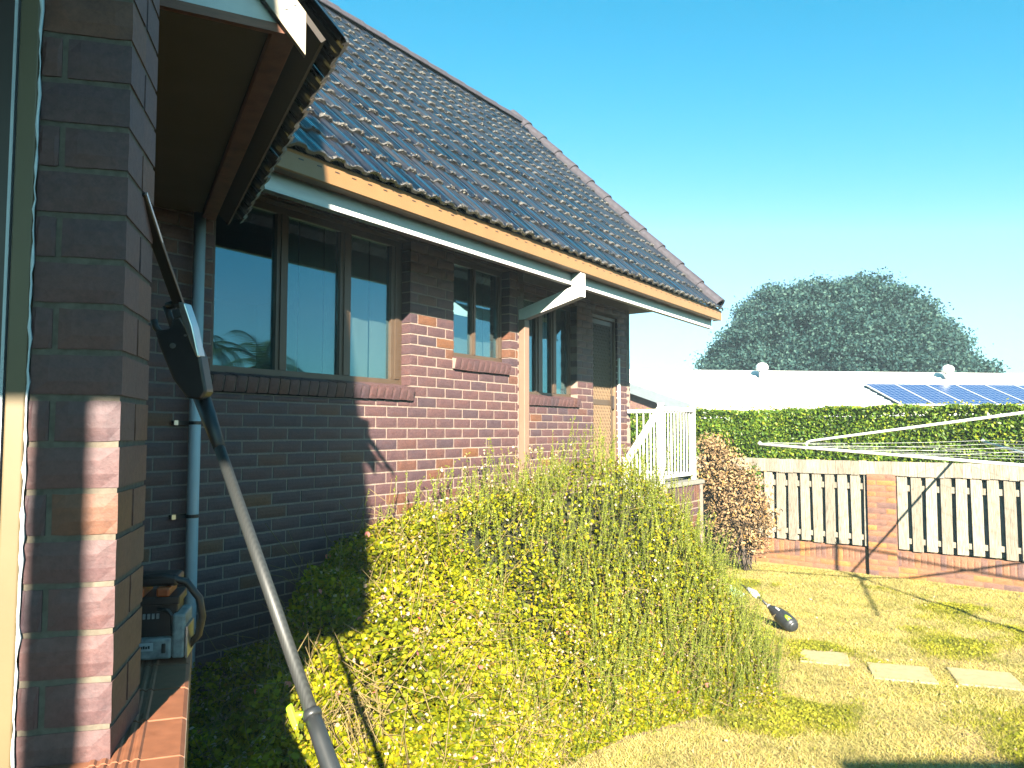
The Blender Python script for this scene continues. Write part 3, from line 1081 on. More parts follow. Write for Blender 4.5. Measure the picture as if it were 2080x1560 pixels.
# ---- landing, stairs and railing
ZV_ = Vector((0, 0, 1))
steps = thing('entry_steps', 'brick landing with concrete top and steps below the screen door', 'steps', (-4.1, 9.0, 0))
lx, ly0, ly1, lz = -3.66, 8.62, 9.78, 1.52
lw = mortar_wall('landing_wall', (lx, ly0, 0), (0, 1, 0), (1, 0, 0), ly1 - ly0, -0.02, lz, [], parent=steps)
lw2 = mortar_wall('landing_wall', (lx, ly1, 0), (-1, 0, 0), (0, 1, 0), 1.05, -0.02, lz, [], parent=steps)
lb = [b_ + (Vector((0, 0, 1)), lw) for b_ in lay_courses((lx, ly0, 0), (0, 1, 0), (1, 0, 0), ly1 - ly0, 0.02, 15, [], 0.05, seed=9)]
# header course on edge along the top
i = 0
while i * 0.086 < ly1 - ly0 - 0.08:
    lb.append((Vector((lx, ly0 + i * 0.086, 1.315)), Vector((0, 1, 0)), Vector((1, 0, 0)), 0.076, 0.2, 0.11, Vector((0, 0, 1)), lw))
    i += 1
place_bricks(lb, M['brick'], lw, 300, steps)
place_bricks([b_ + (ZV_, lw2) for b_ in lay_courses((lx - 0.005, ly1, 0), (-1, 0, 0), (0, 1, 0), 1.04, 0.02, 15, [], 0.05, seed=10)], M['brick'], lw2, 0, steps)
mb = MB()
mb.box(-4.715, lx + 0.02, ly0, ly1 + 0.02, lz, lz + 0.05)
mb.build('landing_slab', M['slab'], steps, bevel=0.006)
for k in range(8):
    mb = MB()
    z1 = lz + 0.05 - (k + 1) * 0.172
    mb.box(-4.71, lx + 0.01, ly0 - (k + 1) * 0.26, ly0 - k * 0.26 - 0.002, 0.0 if k > 5 else z1 - 0.5, z1)
    mb.build('step', M['slab'], steps, bevel=0.006)

rail = thing('white_railing', 'white metal balustrade around the brick landing and steps', 'railing', (-3.76, 9.2, 1.57))
RX = -3.76
def post(x, y, z0, z1, r_=0.025):
    mb = MB()
    mb.box(x - r_, x + r_, y - r_, y + r_, z0, z1)
    mb.box(x - r_ - 0.004, x + r_ + 0.004, y - r_ - 0.004, y + r_ + 0.004, z1, z1 + 0.012)
    mb.build('post', M['white_rail'], rail, bevel=0.003)
post(RX, 9.72, 1.57, 2.52)
post(RX, 8.67, 1.57, 2.53, 0.03)
post(RX, 7.72, 0.9, 1.90, 0.028)
def bar(a, b_, w, h, name='rail'):
    mb = MB()
    mb.beam(a, b_, w, h)
    mb.build(name, M['white_rail'], rail, bevel=0.003)
bar((RX, 8.70, 2.475), (RX, 9.695, 2.475), 0.05, 0.05)
bar((RX, 8.70, 1.645), (RX, 9.695, 1.645), 0.035, 0.035)
bar((RX - 0.025, 9.72, 2.475), (-4.70, 9.72, 2.475), 0.05, 0.05)
bar((RX - 0.025, 9.72, 1.645), (-4.70, 9.72, 1.645), 0.035, 0.035)
bar((RX, 8.64, 2.47), (RX, 7.72, 1.865), 0.055, 0.06)
bar((RX, 8.64, 1.60), (RX, 7.72, 0.99), 0.04, 0.05)
for i in range(9):
    y = 8.79 + i * 0.1
    bar((RX, y, 1.66), (RX, y, 2.452), 0.016, 0.016, 'baluster')
for i in range(8):
    x = -3.87 - i * 0.1
    bar((x, 9.72, 1.66), (x, 9.72, 2.452), 0.016, 0.016, 'baluster')
for i in range(8):
    y = 8.57 - i * 0.1
    t = (8.64 - y) / 0.92
    bar((RX, y, 1.60 - 0.61 * t + 0.02), (RX, y, 2.47 - 0.605 * t - 0.02), 0.017, 0.017, 'baluster')

# ------------------------------------------------------------------ the near porch
R = Vector((-1.42, 0.774, 0))
U = Vector((0.664, 0.748, 0)).normalized()      # along the porch wall, towards its free end
MN = Vector((0.748, -0.664, 0)).normalized()    # out of the porch wall face
ZV = Vector((0, 0, 1))
porch = thing('brick_porch', 'shaded brick porch end with cream window frame and gable roof close to the camera', 'porch', (-1.5, 0.7, 0))

pier = mortar_wall('pier', R - U * 0.155, U, MN, 0.152, 0.0, 3.9, [], back=0.232, face=0.006, material=M['mortar_grey'], parent=porch)
pb = []
for k in range(45):
    z = 0.031 + k * 0.086
    if k % 2 == 0:
        pb.append((R - U * 0.155 + ZV * z, U, MN, 0.155, BH, 0.12, ZV, pier))
        pb.append((R - U * 0.155 - MN * 0.115 + ZV * z, U, MN, 0.155, BH, 0.12, ZV, pier))
    else:
        pb.append((R - U * 0.155 + ZV * z, U, MN, 0.034, BH, 0.11, ZV, pier))
        pb.append((R - U * 0.111 + ZV * z, U, MN, 0.111, BH, 0.115, ZV, pier))
        pb.append((R - U * 0.111 - MN * 0.125 + ZV * z, U, MN, 0.111, BH, 0.11, ZV, pier))
place_bricks(pb, M['brick'], pier, 300, porch)
# wall going on behind the window, out of the picture to the left
pw = mortar_wall('wall', R - U * 4.2, U, MN, 3.5, 0.0, 3.9, [], back=0.24, parent=porch)
place_bricks([b_ + (ZV, pw) for b_ in lay_courses(R - U * 4.2, U, MN, 3.5, 0.031, 45, seed=21)], M['brick'], pw, 0, porch)
def ubox(mb, u0, u1, m0, m1, z0, z1):
    """box in the porch wall's own axes"""
    c = R + U * (u0 + u1) / 2 + MN * (m0 + m1) / 2 + ZV * (z0 + z1) / 2
    return mb.obox(c, U * (u1 - u0) / 2, MN * (m1 - m0) / 2, ZV * (z1 - z0) / 2)
pwin = link('window', None, None, porch)
mb = MB()
ubox(mb, -0.191, -0.158, -0.09, 0.006, 0.9, 3.6)
mb.build('frame', M['cream'], pwin, bevel=0.003)
mb = MB()
ubox(mb, -0.26, -0.2050, -0.085, -0.012, 0.95, 3.55)
ubox(mb, -0.70, -0.66, -0.085, -0.012, 0.95, 3.55)
mb.build('sash', M['dark_bronze'], pwin, bevel=0.002)
mb = MB()
ubox(mb, -0.2045, -0.1990, -0.05, -0.006, 0.95, 3.55)
mb.build('sky_highlight', M['pvc'], pwin)  # pale strip stands in for sky reflected along the gasket
mb = MB()
ubox(mb, -0.1985, -0.1915, -0.085, -0.02, 0.95, 3.55)
mb.build('gasket', M['black'], pwin)
mb = MB()
ubox(mb, -0.66, -0.26, -0.05, -0.045, 0.95, 3.55)
mb.build('pane', M['glass'], pwin)
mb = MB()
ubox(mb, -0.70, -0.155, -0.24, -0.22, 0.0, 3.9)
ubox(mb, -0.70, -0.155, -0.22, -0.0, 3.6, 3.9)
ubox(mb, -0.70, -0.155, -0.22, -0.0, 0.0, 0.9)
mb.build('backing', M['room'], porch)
# smeared sealant bead between frame and brick
pts, rad = [], []
z = 0.95
rg = random.Random(4)
while z < 3.5:
    pts.append(R - U * (0.1560 + rg.uniform(-0.0010, 0.0018)) + MN * (0.002 + rg.uniform(-0.002, 0.002)) + ZV * z)
    rad.append(0.0022 + rg.uniform(-0.0014, 0.0014) + (0.002 if rg.random() < 0.10 else 0))
    z += 0.02
MB().tube(pts, rad, 6).build('sealant', M['sealant'], pwin, smooth=True)

# unseen verandah roof over the photographer, with post, shaped for their shadows
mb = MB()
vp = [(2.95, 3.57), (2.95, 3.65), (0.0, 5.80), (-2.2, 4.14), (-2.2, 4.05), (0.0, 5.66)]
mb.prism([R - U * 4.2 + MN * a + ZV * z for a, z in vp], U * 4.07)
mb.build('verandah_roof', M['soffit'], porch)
mb = MB()
ubox(mb, -0.525, -0.435, 2.70, 2.79, 0.5, 3.66)
mb.build('verandah_post', M['cream'], porch, bevel=0.004)

# low wall with ribbed terracotta sill tiles
Q = Vector((-1.277, 0.835, 0))
S = Vector((-0.832, 0.555, 0)).normalized()
QI = Vector((-0.555, -0.832, 0)).normalized()    # inward across the sill
lwall = mortar_wall('low_wall', Q - S * 0.75 + QI * 0.035, S, -QI, 1.65, 0.0, 1.56, [], back=0.22, parent=porch)
place_bricks([b_ + (ZV, lwall) for b_ in lay_courses(Q - S * 0.75 + QI * 0.035, S, -QI, 1.65, 0.0, 18, seed=31)], M['brick'], lwall, 300, porch)
prof = [(0.0, -0.045), (0.0, -0.014), (0.004, -0.005), (0.012, 0.0), (0.070, 0.001)]
for k in range(5):
    o_ = 0.078 + k * 0.018
    prof += [(o_, 0.001), (o_ + 0.004, 0.0045), (o_ + 0.010, 0.0045), (o_ + 0.014, 0.001)]
prof += [(0.19, 0.001), (0.26, 0.0), (0.26, -0.045)]
t = -0.75
k = 0
while t < 0.88:
    mb = MB()
    a = Q + S * t + ZV * (1.600 + random.uniform(-0.0015, 0.0015))
    mb.prism([a + QI * d + ZV * h for d, h in prof], S * 0.196)
    mb.build('sill_tile', M['sill_tile'], porch)
    t += 0.204
    k += 1
mb = MB()
mb.obox(Q + S * 0.07 + QI * 0.13 + ZV * 1.574, S * 0.83, QI * 0.127, ZV * 0.021)
mb.build('sill_mortar', M['mortar'], porch)

# gable roof of the porch
PE = Vector((-2.06, 1.672, 0))
E_ = Vector((-0.877, 0.480, 0)).normalized()
OUT = Vector((0.480, 0.877, 0)).normalized()
def pt(e, o, z):
    return PE + E_ * e + OUT * o + ZV * z
def ebox(mb, e0, e1, o0, o1, z0, z1):
    return mb.obox(pt((e0 + e1) / 2, (o0 + o1) / 2, (z0 + z1) / 2), E_ * (e1 - e0) / 2, OUT * (o1 - o0) / 2, ZV * (z1 - z0) / 2)
proof = link('porch_roof', None, None, porch)
mb = MB()
ebox(mb, -0.10, 2.36, -0.078, 0.0, 3.490, 3.56)
mb.build('eave_beam', M['brown_timber'], proof, bevel=0.003)
mb = MB()
ebox(mb, -0.10, 2.30, -2.0, -0.08, 3.515, 3.535)
mb.build('soffit', M['soffit'], proof)
mb = MB()
ebox(mb, -0.122, -0.101, -2.0, -0.02, 3.515, 3.80)
mb.build('gable_fascia', M['fascia'], proof)
mb = MB()
ebox(mb, -0.126, -0.102, -2.0, -0.02, 3.485, 3.514)
mb.build('fascia_strip', M['brown_timber'], proof)
# barge board with a plumb-cut end
TG = math.tan(math.radians(49.5))
mb = MB()
poly = []
for (o_, z_) in ((0.020, 3.414), (0.020, 3.557)):
    poly.append((o_, z_))
poly = [(0.020, 3.414), (0.020, 3.557), (-1.2, 3.557 + 1.22 * TG), (-1.2, 3.414 + 1.22 * TG - 0.02)]
mb.prism([pt(-0.155, o_, z_) for o_, z_ in poly], E_ * 0.025)
bb = mb.build('barge_board', M['barge_cream'], proof, bevel=0.002)
for (o_, z_) in ((-0.045, 3.555), (-0.018, 3.575), (-0.03, 3.60)):
    mb = MB()
    mb.tube([pt(-0.1555, o_, z_), pt(-0.158, o_, z_)], 0.0055, 10)
    mb.build('screw', M['steel'], bb)
# tiles of the porch roof
ca, sa = math.cos(math.radians(49.5)), math.sin(math.radians(49.5))
PUP = (-OUT) * ca + ZV * sa
PNR = OUT * sa + ZV * ca
pe0 = pt(-0.20, 0.105, 3.475)
lay_tiles([(i, k) for i in range(8) for k in range(4)], proof, 300, pe0, PUP, E_, PNR)
mb = MB()
a = pt(-0.15, 0.07, 3.47)
mb.prism([a, a + E_ * 2.5, a + E_ * 2.5 + PUP * 3.0, a + PUP * 3.0], PNR * 0.02)
mb.build('roof_deck', M['soffit'], proof)

# ------------------------------------------------------------------ chainsaw on the sill
CS = Vector((-1.938, 1.11, 1.606))
saw = thing('chainsaw', 'orange and grey chainsaw with black wrap handle resting on the porch sill', 'chainsaw', tuple(CS))
def sbox(mb, u0, u1, m0, m1, z0, z1):
    return mb.obox(CS + U * (u0 + u1) / 2 + MN * (m0 + m1) / 2 + ZV * (z0 + z1) / 2, U * (u1 - u0) / 2, MN * (m1 - m0) / 2, ZV * (z1 - z0) / 2)
mb = MB()
sbox(mb, -0.17, 0.006, -0.12, 0.0, 0.004, 0.14)
sbox(mb, 0.090, 0.122, -0.12, 0.0, 0.004, 0.118)
sbox(mb, 0.006, 0.090, -0.12, 0.0, 0.004, 0.058)
mb.build('housing', M['saw_grey'], saw, bevel=0.007)
mb = MB()
sbox(mb, -0.01, 0.10, -0.11, -0.022, 0.05, 0.145)
cover = mb.build('starter_recess', M['black'], saw, bevel=0.004)
for i in range(4):
    mb = MB()
    sbox(mb, 0.016 + i * 0.011, 0.022 + i * 0.011, -0.0215, -0.016, 0.105, 0.118)
    mb.build('vent_fin', M['saw_grey'], cover)
mb = MB()
mb.tube([CS + U * 0.05 + MN * -0.02 + ZV * 0.128, CS + U * 0.078 + MN * -0.014 + ZV * 0.126, CS + U * 0.088 + MN * -0.014 + ZV * 0.110, CS + U * 0.088 + MN * -0.016 + ZV * 0.066], 0.005, 8)
mb.build('trim', M['charcoal'], saw, smooth=True)
mb = MB()
sbox(mb, -0.17, 0.105, -0.13, -0.012, 0.140, 0.162)
mb.build('seam_band', M['black'], saw, bevel=0.004)
mb = MB()
sbox(mb, -0.16, 0.02, -0.125, -0.006, 0.162, 0.188)
sbox(mb, 0.048, 0.082, -0.115, -0.004, 0.162, 0.186)
mb.build('top_cover', M['orange'], saw, bevel=0.006)
mb = MB()
sbox(mb, -0.17, 0.10, -0.115, -0.02, 0.186, 0.215)
mb.build('top_handle', M['black'], saw, bevel=0.01)
mb = MB()
hp = [(-0.03, -0.03, 0.205), (0.06, -0.03, 0.212), (0.118, -0.03, 0.195), (0.150, -0.035, 0.15), (0.158, -0.04, 0.10), (0.148, -0.05, 0.05), (0.122, -0.06, 0.02)]
mb.tube([CS + U * a + MN * b_ + ZV * c_ for a, b_, c_ in hp], 0.010, 8)
mb.build('wrap_handle', M['black'], saw, smooth=True)
mb = MB()
sbox(mb, 0.004, 0.046, -0.001, 0.0022, 0.028, 0.048)
plate = mb.build('label_plate', M['white_rail'], saw)
for i in range(5):
    mb = MB()
    sbox(mb, 0.010 + i * 0.006, 0.0145 + i * 0.006, 0.0022, 0.0030, 0.034, 0.0415 - (i % 2) * 0.0015)
    mb.build('print_mark', M['charcoal'], plate)
mb = MB()
sbox(mb, 0.066, 0.076, -0.002, 0.0015, 0.020, 0.045)
mb.build('sight_slot', M['black'], saw, bevel=0.003)
mb = MB()
sbox(mb, 0.124, 0.129, -0.10, 0.0, 0.005, 0.085)
mb.build('side_rib', M['steel'], saw)
mb = MB()
mb.prism([CS + U * a + MN * -0.07 + ZV * c_ for a, c_ in ((-0.16, 0.03), (-0.16, 0.09), (-0.48, 0.085), (-0.51, 0.06), (-0.48, 0.035))], MN * 0.005)
mb.build('guide_bar', M['steel'], saw)

# ------------------------------------------------------------------ long pole trimmer leaning on the pier
pole = thing('pole_trimmer', 'long grey pole hedge trimmer with black head leaning on the brick pier', 'pole trimmer', (-0.05, 0.73, 0.55))
P1, P2 = Vector((-1.128, 0.990, 1.683)), Vector((-1.648, 1.116, 2.231))
dv = (P1 - P2).normalized()
foot = P1 + dv * ((P1.z - 0.555) / -dv.z)
MB().tube([P1 + dv * 0.02, P2], 0.0128, 14).build('shaft', M['carbon'], pole, smooth=True)
MB().tube([P1, P1 + dv * 0.05, P1 + dv * 0.12, foot], [0.0150, 0.0160, 0.0170, 0.0180], 14).build('lower_shaft', M['charcoal'], pole, smooth=True)
MB().tube([P1 - dv * 0.002, P1 + dv * 0.003, P1 + dv * 0.009, P1 + dv * 0.013], [0.0160, 0.0182, 0.0182, 0.0165], 16).build('collar', M['charcoal'], pole, smooth=True)
CR, CU = Vector((0.8251, 0.5650, 0)), Vector((0.0347, -0.0507, 0.9981))
CF = Vector((-0.5639, 0.8236, 0.0614))
mb = MB()
lc = P1 - CR * 0.0335 - CU * 0.006 - CF * 0.004
ax = (dv * 0.8 + CR * 0.02).normalized()
mb.obox(lc, ax * 0.021, ax.cross(CF).normalized() * 0.0062, CF * 0.006)
lever = mb.build('lever', M['lime'], pole, bevel=0.003)
MB().tube([lc + ax * 0.0, P1 - CR * 0.010 + dv * 0.006], 0.0055, 10).build('lever_pin', M['lime'], lever, smooth=True)
gp = Vector((-0.932, 0.922, 1.618))
mb = MB()
mb.tube([gp - CR * 0.036, gp - CR * 0.030, gp - CR * 0.016, gp, gp + CR * 0.018, gp + CR * 0.030, gp + CR * 0.036], [0.004, 0.016, 0.026, 0.029, 0.026, 0.016, 0.004], 14)
mb.tube([gp, P1 + dv * 0.20], 0.012, 8)
mb.build('side_grip', M['black'], pole, smooth=True)
MB().tube([P2 - dv * -0.10, P2, P2 - dv * 0.09], [0.0135, 0.0185, 0.0215], 14).build('sleeve', M['black'], pole, smooth=True)
HO = Vector((-1.7002, 1.0796, 2.3975))
def hp_(cx, cy, d=0.0):
    # outline points measured on the tool itself, millimetre grid from the head's centre
    return HO + CR * ((cx - 368) * 0.3395 / 839) - CU * ((cy - 1001) * 0.3395 / 839) + CF * d
def plate_(name, pts, d0, d1, material, bevel=0.003, parent=None):
    mb = MB()
    mb.prism([hp_(x, y, d0) for x, y in pts], CF * (d1 - d0))
    return mb.build(name, material, parent or pole, bevel=bevel)
head = plate_('gear_head', [(212, 895), (300, 878), (318, 820), (362, 800), (424, 900), (484, 1050), (520, 1255), (486, 1300), (402, 1292), (318, 1180), (238, 985)], -0.022, 0.028, M['black'], 0.006)
plate_('head_cover', [(358, 722), (398, 730), (442, 862), (482, 1046), (466, 1050), (426, 960), (384, 842)], -0.028, 0.012, M['steel'], 0.003, head)
plate_('bracket', [(318, 770), (366, 758), (380, 806), (330, 824)], -0.026, 0.01, M['charcoal'], 0.002, head)
mb = MB()
mb.tube([hp_(262, 742), hp_(310, 726), hp_(352, 740), hp_(330, 800)], 0.010, 8)
mb.tube([hp_(300, 870), hp_(255, 740)], 0.008, 8)
mb.tube([hp_(182, 822), hp_(196, 868), hp_(228, 905)], 0.008, 8)
mb.build('pivot_arm', M['black'], head, smooth=True)
MB().tube([hp_(323, 981, -0.0225), hp_(323, 981, -0.027)], 0.0065, 12).build('bolt', M['steel'], head)
MB().tube([hp_(396, 920, -0.0225), hp_(396, 920, -0.025)], 0.003, 8).build('bolt', M['steel'], head)
tip = Vector((-1.529, 0.859, 2.695))
mb = MB()
mb.beam(hp_(335, 735), tip, 0.010, 0.026, CR)
blade = mb.build('cutter_bar', M['black'], pole, bevel=0.002)
mb = MB()
mb.beam(hp_(352, 728), tip + CR * 0.014, 0.006, 0.004, CR)
mb.build('blade_edge', M['steel'], blade)

# ------------------------------------------------------------------ fence
F0 = Vector((-4.361, 13.298, 0))
FD = Vector((0.991, -0.1338, 0)).normalized()
FN = Vector((-0.1338, -0.991, 0)).normalized()
fence = thing('paling_fence', 'grey timber paling fence on a brick base with one brick pier', 'fence', (-2.2, 13.0, 0))
def fbox(mb, s0, s1, d0, d1, z0, z1, lean=0.0):
    c = F0 + FD * (s0 + s1) / 2 + FN * (d0 + d1) / 2 + ZV * (z0 + z1) / 2
    return mb.obox(c, FD * (s1 - s0) / 2, FN * (d1 - d0) / 2, ZV * (z1 - z0) / 2 + FD * lean)
SA, SB = -0.9, 6.4
plinth = mortar_wall('brick_base', F0 + FD * SA, FD, FN, SB - SA, -0.03, 0.405, [], back=0.12, face=0.005, parent=fence, material=M['fence_brick'])
fb = [b_ + (ZV, plinth) for b_ in lay_courses(F0 + FD * SA, FD, FN, SB - SA, -0.004, 2, seed=41)]
s = 0.0
while s < SB - SA - 0.08:
    fb.append((F0 + FD * (SA + s) + ZV * 0.170, FD, FN, 0.076, 0.228, 0.11, ZV, plinth))
    s += 0.086
place_bricks(fb, M['fence_brick'], plinth, 300, fence)
pier2 = mortar_wall('brick_pier', F0 + FD * 2.172 + FN * 0.07, FD, FN, 0.40, -0.02, 1.545, [], back=0.235, face=0.004, parent=fence, material=M['fence_brick'])
fp = []
for k in range(18):
    z = 0.0 + k * 0.086
    for (a, b_) in (((0, 0.262), (0.272, 0.402)) if k % 2 else ((0, 0.130), (0.140, 0.402))):
        fp.append((F0 + FD * (2.17 + a) + FN * 0.07 + ZV * z, FD, FN, b_ - a, BH, 0.12, ZV, pier2))
place_bricks(fp, M['fence_brick'], pier2, 300, fence)
rgf = random.Random(5)
for (z0, z1) in ((0.52, 0.60), (1.30, 1.39)):
    for (s0, s1) in ((SA, 2.165), (2.58, SB)):
        mb = MB()
        fbox(mb, s0, s1, -0.035, 0.005, z0, z1)
        mb.build('rail', M['timber'], fence)
def bay(s0, s1):
    s = s0
    k = 0
    while s < s1 - 0.05:
        w = min(0.138, s1 - s)
        mb = MB()
        dz = rgf.uniform(-0.012, 0.012)
        fbox(mb, s, s + w, 0.006, 0.026, 0.425 + dz, 1.54, rgf.uniform(-0.006, 0.006))
        mb.build('paling', M['timber'], fence, bevel=0.002)
        if s + 0.2 < s1:
            mb = MB()
            fbox(mb, s + 0.10, s + 0.10 + 0.122, -0.056, -0.036, 0.43 + dz, 1.54, rgf.uniform(-0.005, 0.005))
            mb.build('paling', M['timber'], fence)
        s += 0.200 + rgf.uniform(-0.006, 0.006)
bay(SA, 2.165)
bay(2.59, SB)
s = SA
while s < SB:
    w = 0.118 + rgf.uniform(-0.012, 0.01)
    mb = MB()
    fbox(mb, s, s + w - 0.003, 0.030, 0.048, 1.525 + rgf.uniform(-0.01, 0.006), 1.742 + rgf.uniform(-0.006, 0.006), rgf.uniform(-0.003, 0.003))
    mb.build('cap_paling', M['timber'], fence, bevel=0.0015)
    s += w

# ------------------------------------------------------------------ rotary clothesline
hoist = thing('rotary_clothesline', 'grey metal rotary clothesline with wires standing on the lawn', 'clothesline', (0.36, 9.48, 0))
HX, HY = 0.36, 9.48
MB().tube([(HX, HY, 0), (HX, HY, 1.2)], 0.030, 12).build('mast_sleeve', M['galv'], hoist, smooth=True)
MB().tube([(HX, HY, 1.2), (HX, HY, 2.55)], 0.022, 12).build('mast', M['galv'], hoist, smooth=True)
MB().tube([(HX, HY, 1.74), (HX, HY, 1.90)], 0.055, 14).build('hub', M['galv'], hoist, smooth=True)
T1 = Vector((-2.525, 8.481, 2.060))
ctr = Vector((HX, HY, 0))
rad_v = T1 - ctr
rad_v.z = 0
tips = []
for k in range(4):
    d = Matrix.Rotation(k * math.pi / 2, 3, 'Z') @ rad_v
    tips.append(ctr + d + ZV * 2.06)
for k, tp in enumerate(tips):
    a = ctr + ZV * 1.816
    mb = MB()
    mb.tube([a, tp], 0.0165, 10)
    arm = mb.build('arm', M['galv'], hoist, smooth=True)
    mb = MB()
    mb.tube([tp - (tp - a).normalized() * 0.012, tp + (tp - a).normalized() * 0.012 + ZV * 0.02], 0.021, 10)
    mb.build('arm_cap', M['galv'], arm, smooth=True)
    # strut from the mast top that bends down on to the wires
    e = Matrix.Rotation(k * math.pi / 2, 3, 'Z') @ (Vector((-2.292, 9.611, 0)) - ctr)
    if k % 2:
        continue
    mb = MB()
    mb.tube([ctr + ZV * 2.462, ctr + e * 0.985 + ZV * 2.085, ctr + e + ZV * 2.072, ctr + e * 1.004 + ZV * 2.050, ctr + e * 1.004 + ZV * 2.02], 0.0145, 8)
    mb.build('strut', M['galv'], hoist, smooth=True)
for j in range(4):
    f_ = 0.98 - j * 0.15
    for k in range(4):
        a = ctr + ZV * 1.816 + (tips[k] - ctr - ZV * 1.816) * f_
        b_ = ctr + ZV * 1.816 + (tips[(k + 1) % 4] - ctr - ZV * 1.816) * f_
        pts = [a.lerp(b_, q / 6) - ZV * (0.02 * 4 * (q / 6) * (1 - q / 6)) + ZV * 0.02 for q in range(7)]
        MB().tube(pts, 0.0014, 4).build('wire', M['wire'], hoist)

# ------------------------------------------------------------------ grass trimmer lying against the shrubs
gt = thing('grass_trimmer', 'dark green cordless grass trimmer lying on the lawn beside the rosemary', 'grass trimmer', (-2.40, 8.82, 0))
tb = [Vector(p) for p in ((-2.285, 8.765, 0.075), (-2.606, 8.989, 0.207), (-2.7505, 9.066, 0.287), (-2.85, 9.116, 0.334), (-2.976, 9.147, 0.389))]
ax = (tb[1] - tb[0])
body = [tb[0] - ax * 0.02, tb[0], tb[0] + ax * 0.12, tb[0] + ax * 0.35, tb[0] + ax * 0.6, tb[0] + ax * 0.82, tb[1]]
MB().tube(body, [0.040, 0.068, 0.084, 0.088, 0.076, 0.050, 0.022], 16).build('motor_housing', M['charcoal'], gt, smooth=True)
MB().tube([tb[0] - ax * 0.06, tb[0] - ax * 0.03, tb[0] + ax * 0.10], [0.045, 0.062, 0.074], 12).build('battery', M['charcoal'], gt, smooth=True)
mb = MB()
mb.tube([tb[0] + ax * 0.16 + Vector((0.02, -0.050, 0.045)), tb[0] + ax * 0.34 + Vector((0.02, -0.052, 0.048))], [0.028, 0.024], 10)
mb.build('stripe', M['lime'], gt, smooth=True)
mb = MB()
mb.tube([tb[0] + ax * 0.55 + Vector((0.01, -0.04, 0.058)), tb[0] + ax * 0.78 + Vector((0.01, -0.02, 0.046))], 0.014, 8)
mb.build('label_patch', M['white_rail'], gt, smooth=True)
MB().tube([tb[1] - ax * 0.02, tb[1] + ax * 0.04], 0.026, 12).build('collar', M['saw_grey'], gt, smooth=True)
MB().tube([tb[1], tb[2], tb[4]], 0.013, 10).build('shaft', M['charcoal'], gt, smooth=True)
MB().tube([tb[2].lerp(tb[3], 0.0), tb[2].lerp(tb[3], 0.5), tb[3].lerp(tb[4], 0.3)], [0.030, 0.042, 0.026], 12).build('grip_box', M['white_rail'], gt, smooth=True)
mb = MB()
c0 = Vector((-3.02, 9.15, 0.33))
for i in range(10):
    a = math.pi * i / 10 + 2.4
    a2 = math.pi * (i + 1) / 10 + 2.4
    p, q = c0 + (CR * math.cos(a) + ZV * math.sin(a) * 0.7) * 0.12, c0 + (CR * math.cos(a2) + ZV * math.sin(a2) * 0.7) * 0.12
    mb.prism([c0, p, q], CF * -0.03)
mb.build('guard', M['guard_green'], gt)

# ------------------------------------------------------------------ stepping stones
stones = [((-1.80, 7.99), 0.44, 0.44, 0.25, 'half buried concrete stepping stone closest to the rosemary'),
          ((-1.11, 7.88), 0.52, 0.50, 0.30, 'middle pale concrete stepping stone on the dry lawn'),
          ((-0.47, 8.12), 0.52, 0.50, 0.28, 'pale concrete stepping stone nearest the right picture edge')]
for (cx, cy), w, h, rot, lab in stones:
    mb = MB()
    a = Vector((math.cos(rot), math.sin(rot), 0))
    b_ = Vector((-math.sin(rot), math.cos(rot), 0))
    mb.obox((cx, cy, -0.004), a * w / 2, b_ * h / 2, (0, 0, 0.02))
    tag(mb.build('stepping_stone', M['concrete'], None, bevel=0.008), lab, 'stepping stone', 'stepping stones across the lawn')

# ------------------------------------------------------------------ neighbour's house
CRH, CFH = Vector((0.8251, 0.5650, 0)), Vector((-0.5650, 0.8251, 0))
ND = CRH * 0.992 + CFH * 0.129        # ridge direction
NS = CRH * 0.129 - CFH * 0.992        # down the roof slope, in plan
nb = thing('neighbour_house', 'white tiled roof of the neighbouring house behind the hedge', 'house', (4, 20, 0))
ridge0 = CFH * 24.0 + CRH * 4.6 + ZV * 4.02
NP = math.tan(math.radians(21))
ln, run = 17.0, 5.2
L0 = -3.6
mb = MB()
nco = 16
for c in range(nco):
    u0, u1 = run * c / nco, run * (c + 1) / nco
    cols = int((ln - L0) / 0.15)
    vs = []
    for i in range(cols + 1):
        d = L0 + i * 0.15
        wv_ = 0.028 if i % 2 else 0.0
        vs.append(ridge0 + ND * d + NS * u0 - ZV * (u0 * NP) + ZV * wv_)
        vs.append(ridge0 + ND * d + NS * u1 - ZV * (u1 * NP) + ZV * (wv_ + 0.035))
        vs.append(ridge0 + ND * d + NS * u1 - ZV * (u1 * NP) + ZV * (wv_ * 0.0 - 0.01))
    fs = []
    for i in range(cols):
        fs.append((3 * i, 3 * i + 1, 3 * i + 4, 3 * i + 3))
        fs.append((3 * i + 1, 3 * i + 2, 3 * i + 5, 3 * i + 4))
    mb.add(vs, fs)
nroof = mb.build('roof', M['white_roof'], nb)
mb = MB()
a, b_ = ridge0 + ND * L0, ridge0 + ND * ln
mb.prism([a, b_, b_ - NS * run - ZV * run * NP, a - NS * run - ZV * run * NP], ZV * -0.05)
mb.build('back_roof', M['white_roof'], nb)
MB().tube([a + ZV * 0.0, b_ + ZV * 0.0], 0.11, 8).build('ridge_cap', M['white_roof'], nb)
mb = MB()
wl = ridge0 + NS * (run - 0.6) + ND * (L0 + 0.5)
mb.prism([Vector((wl.x, wl.y, 0)), Vector((wl.x, wl.y, 0)) + ND * (ln - L0 - 1), Vector((wl.x, wl.y, 0)) + ND * (ln - L0 - 1) - NS * 9, Vector((wl.x, wl.y, 0)) - NS * 9], ZV * 2.35)
mb.build('wall', M['fence_brick'], nb)
fa, fbp = Vector((-8.95, 17.70, 3.45)), Vector((-6.6, 17.59, 2.63))
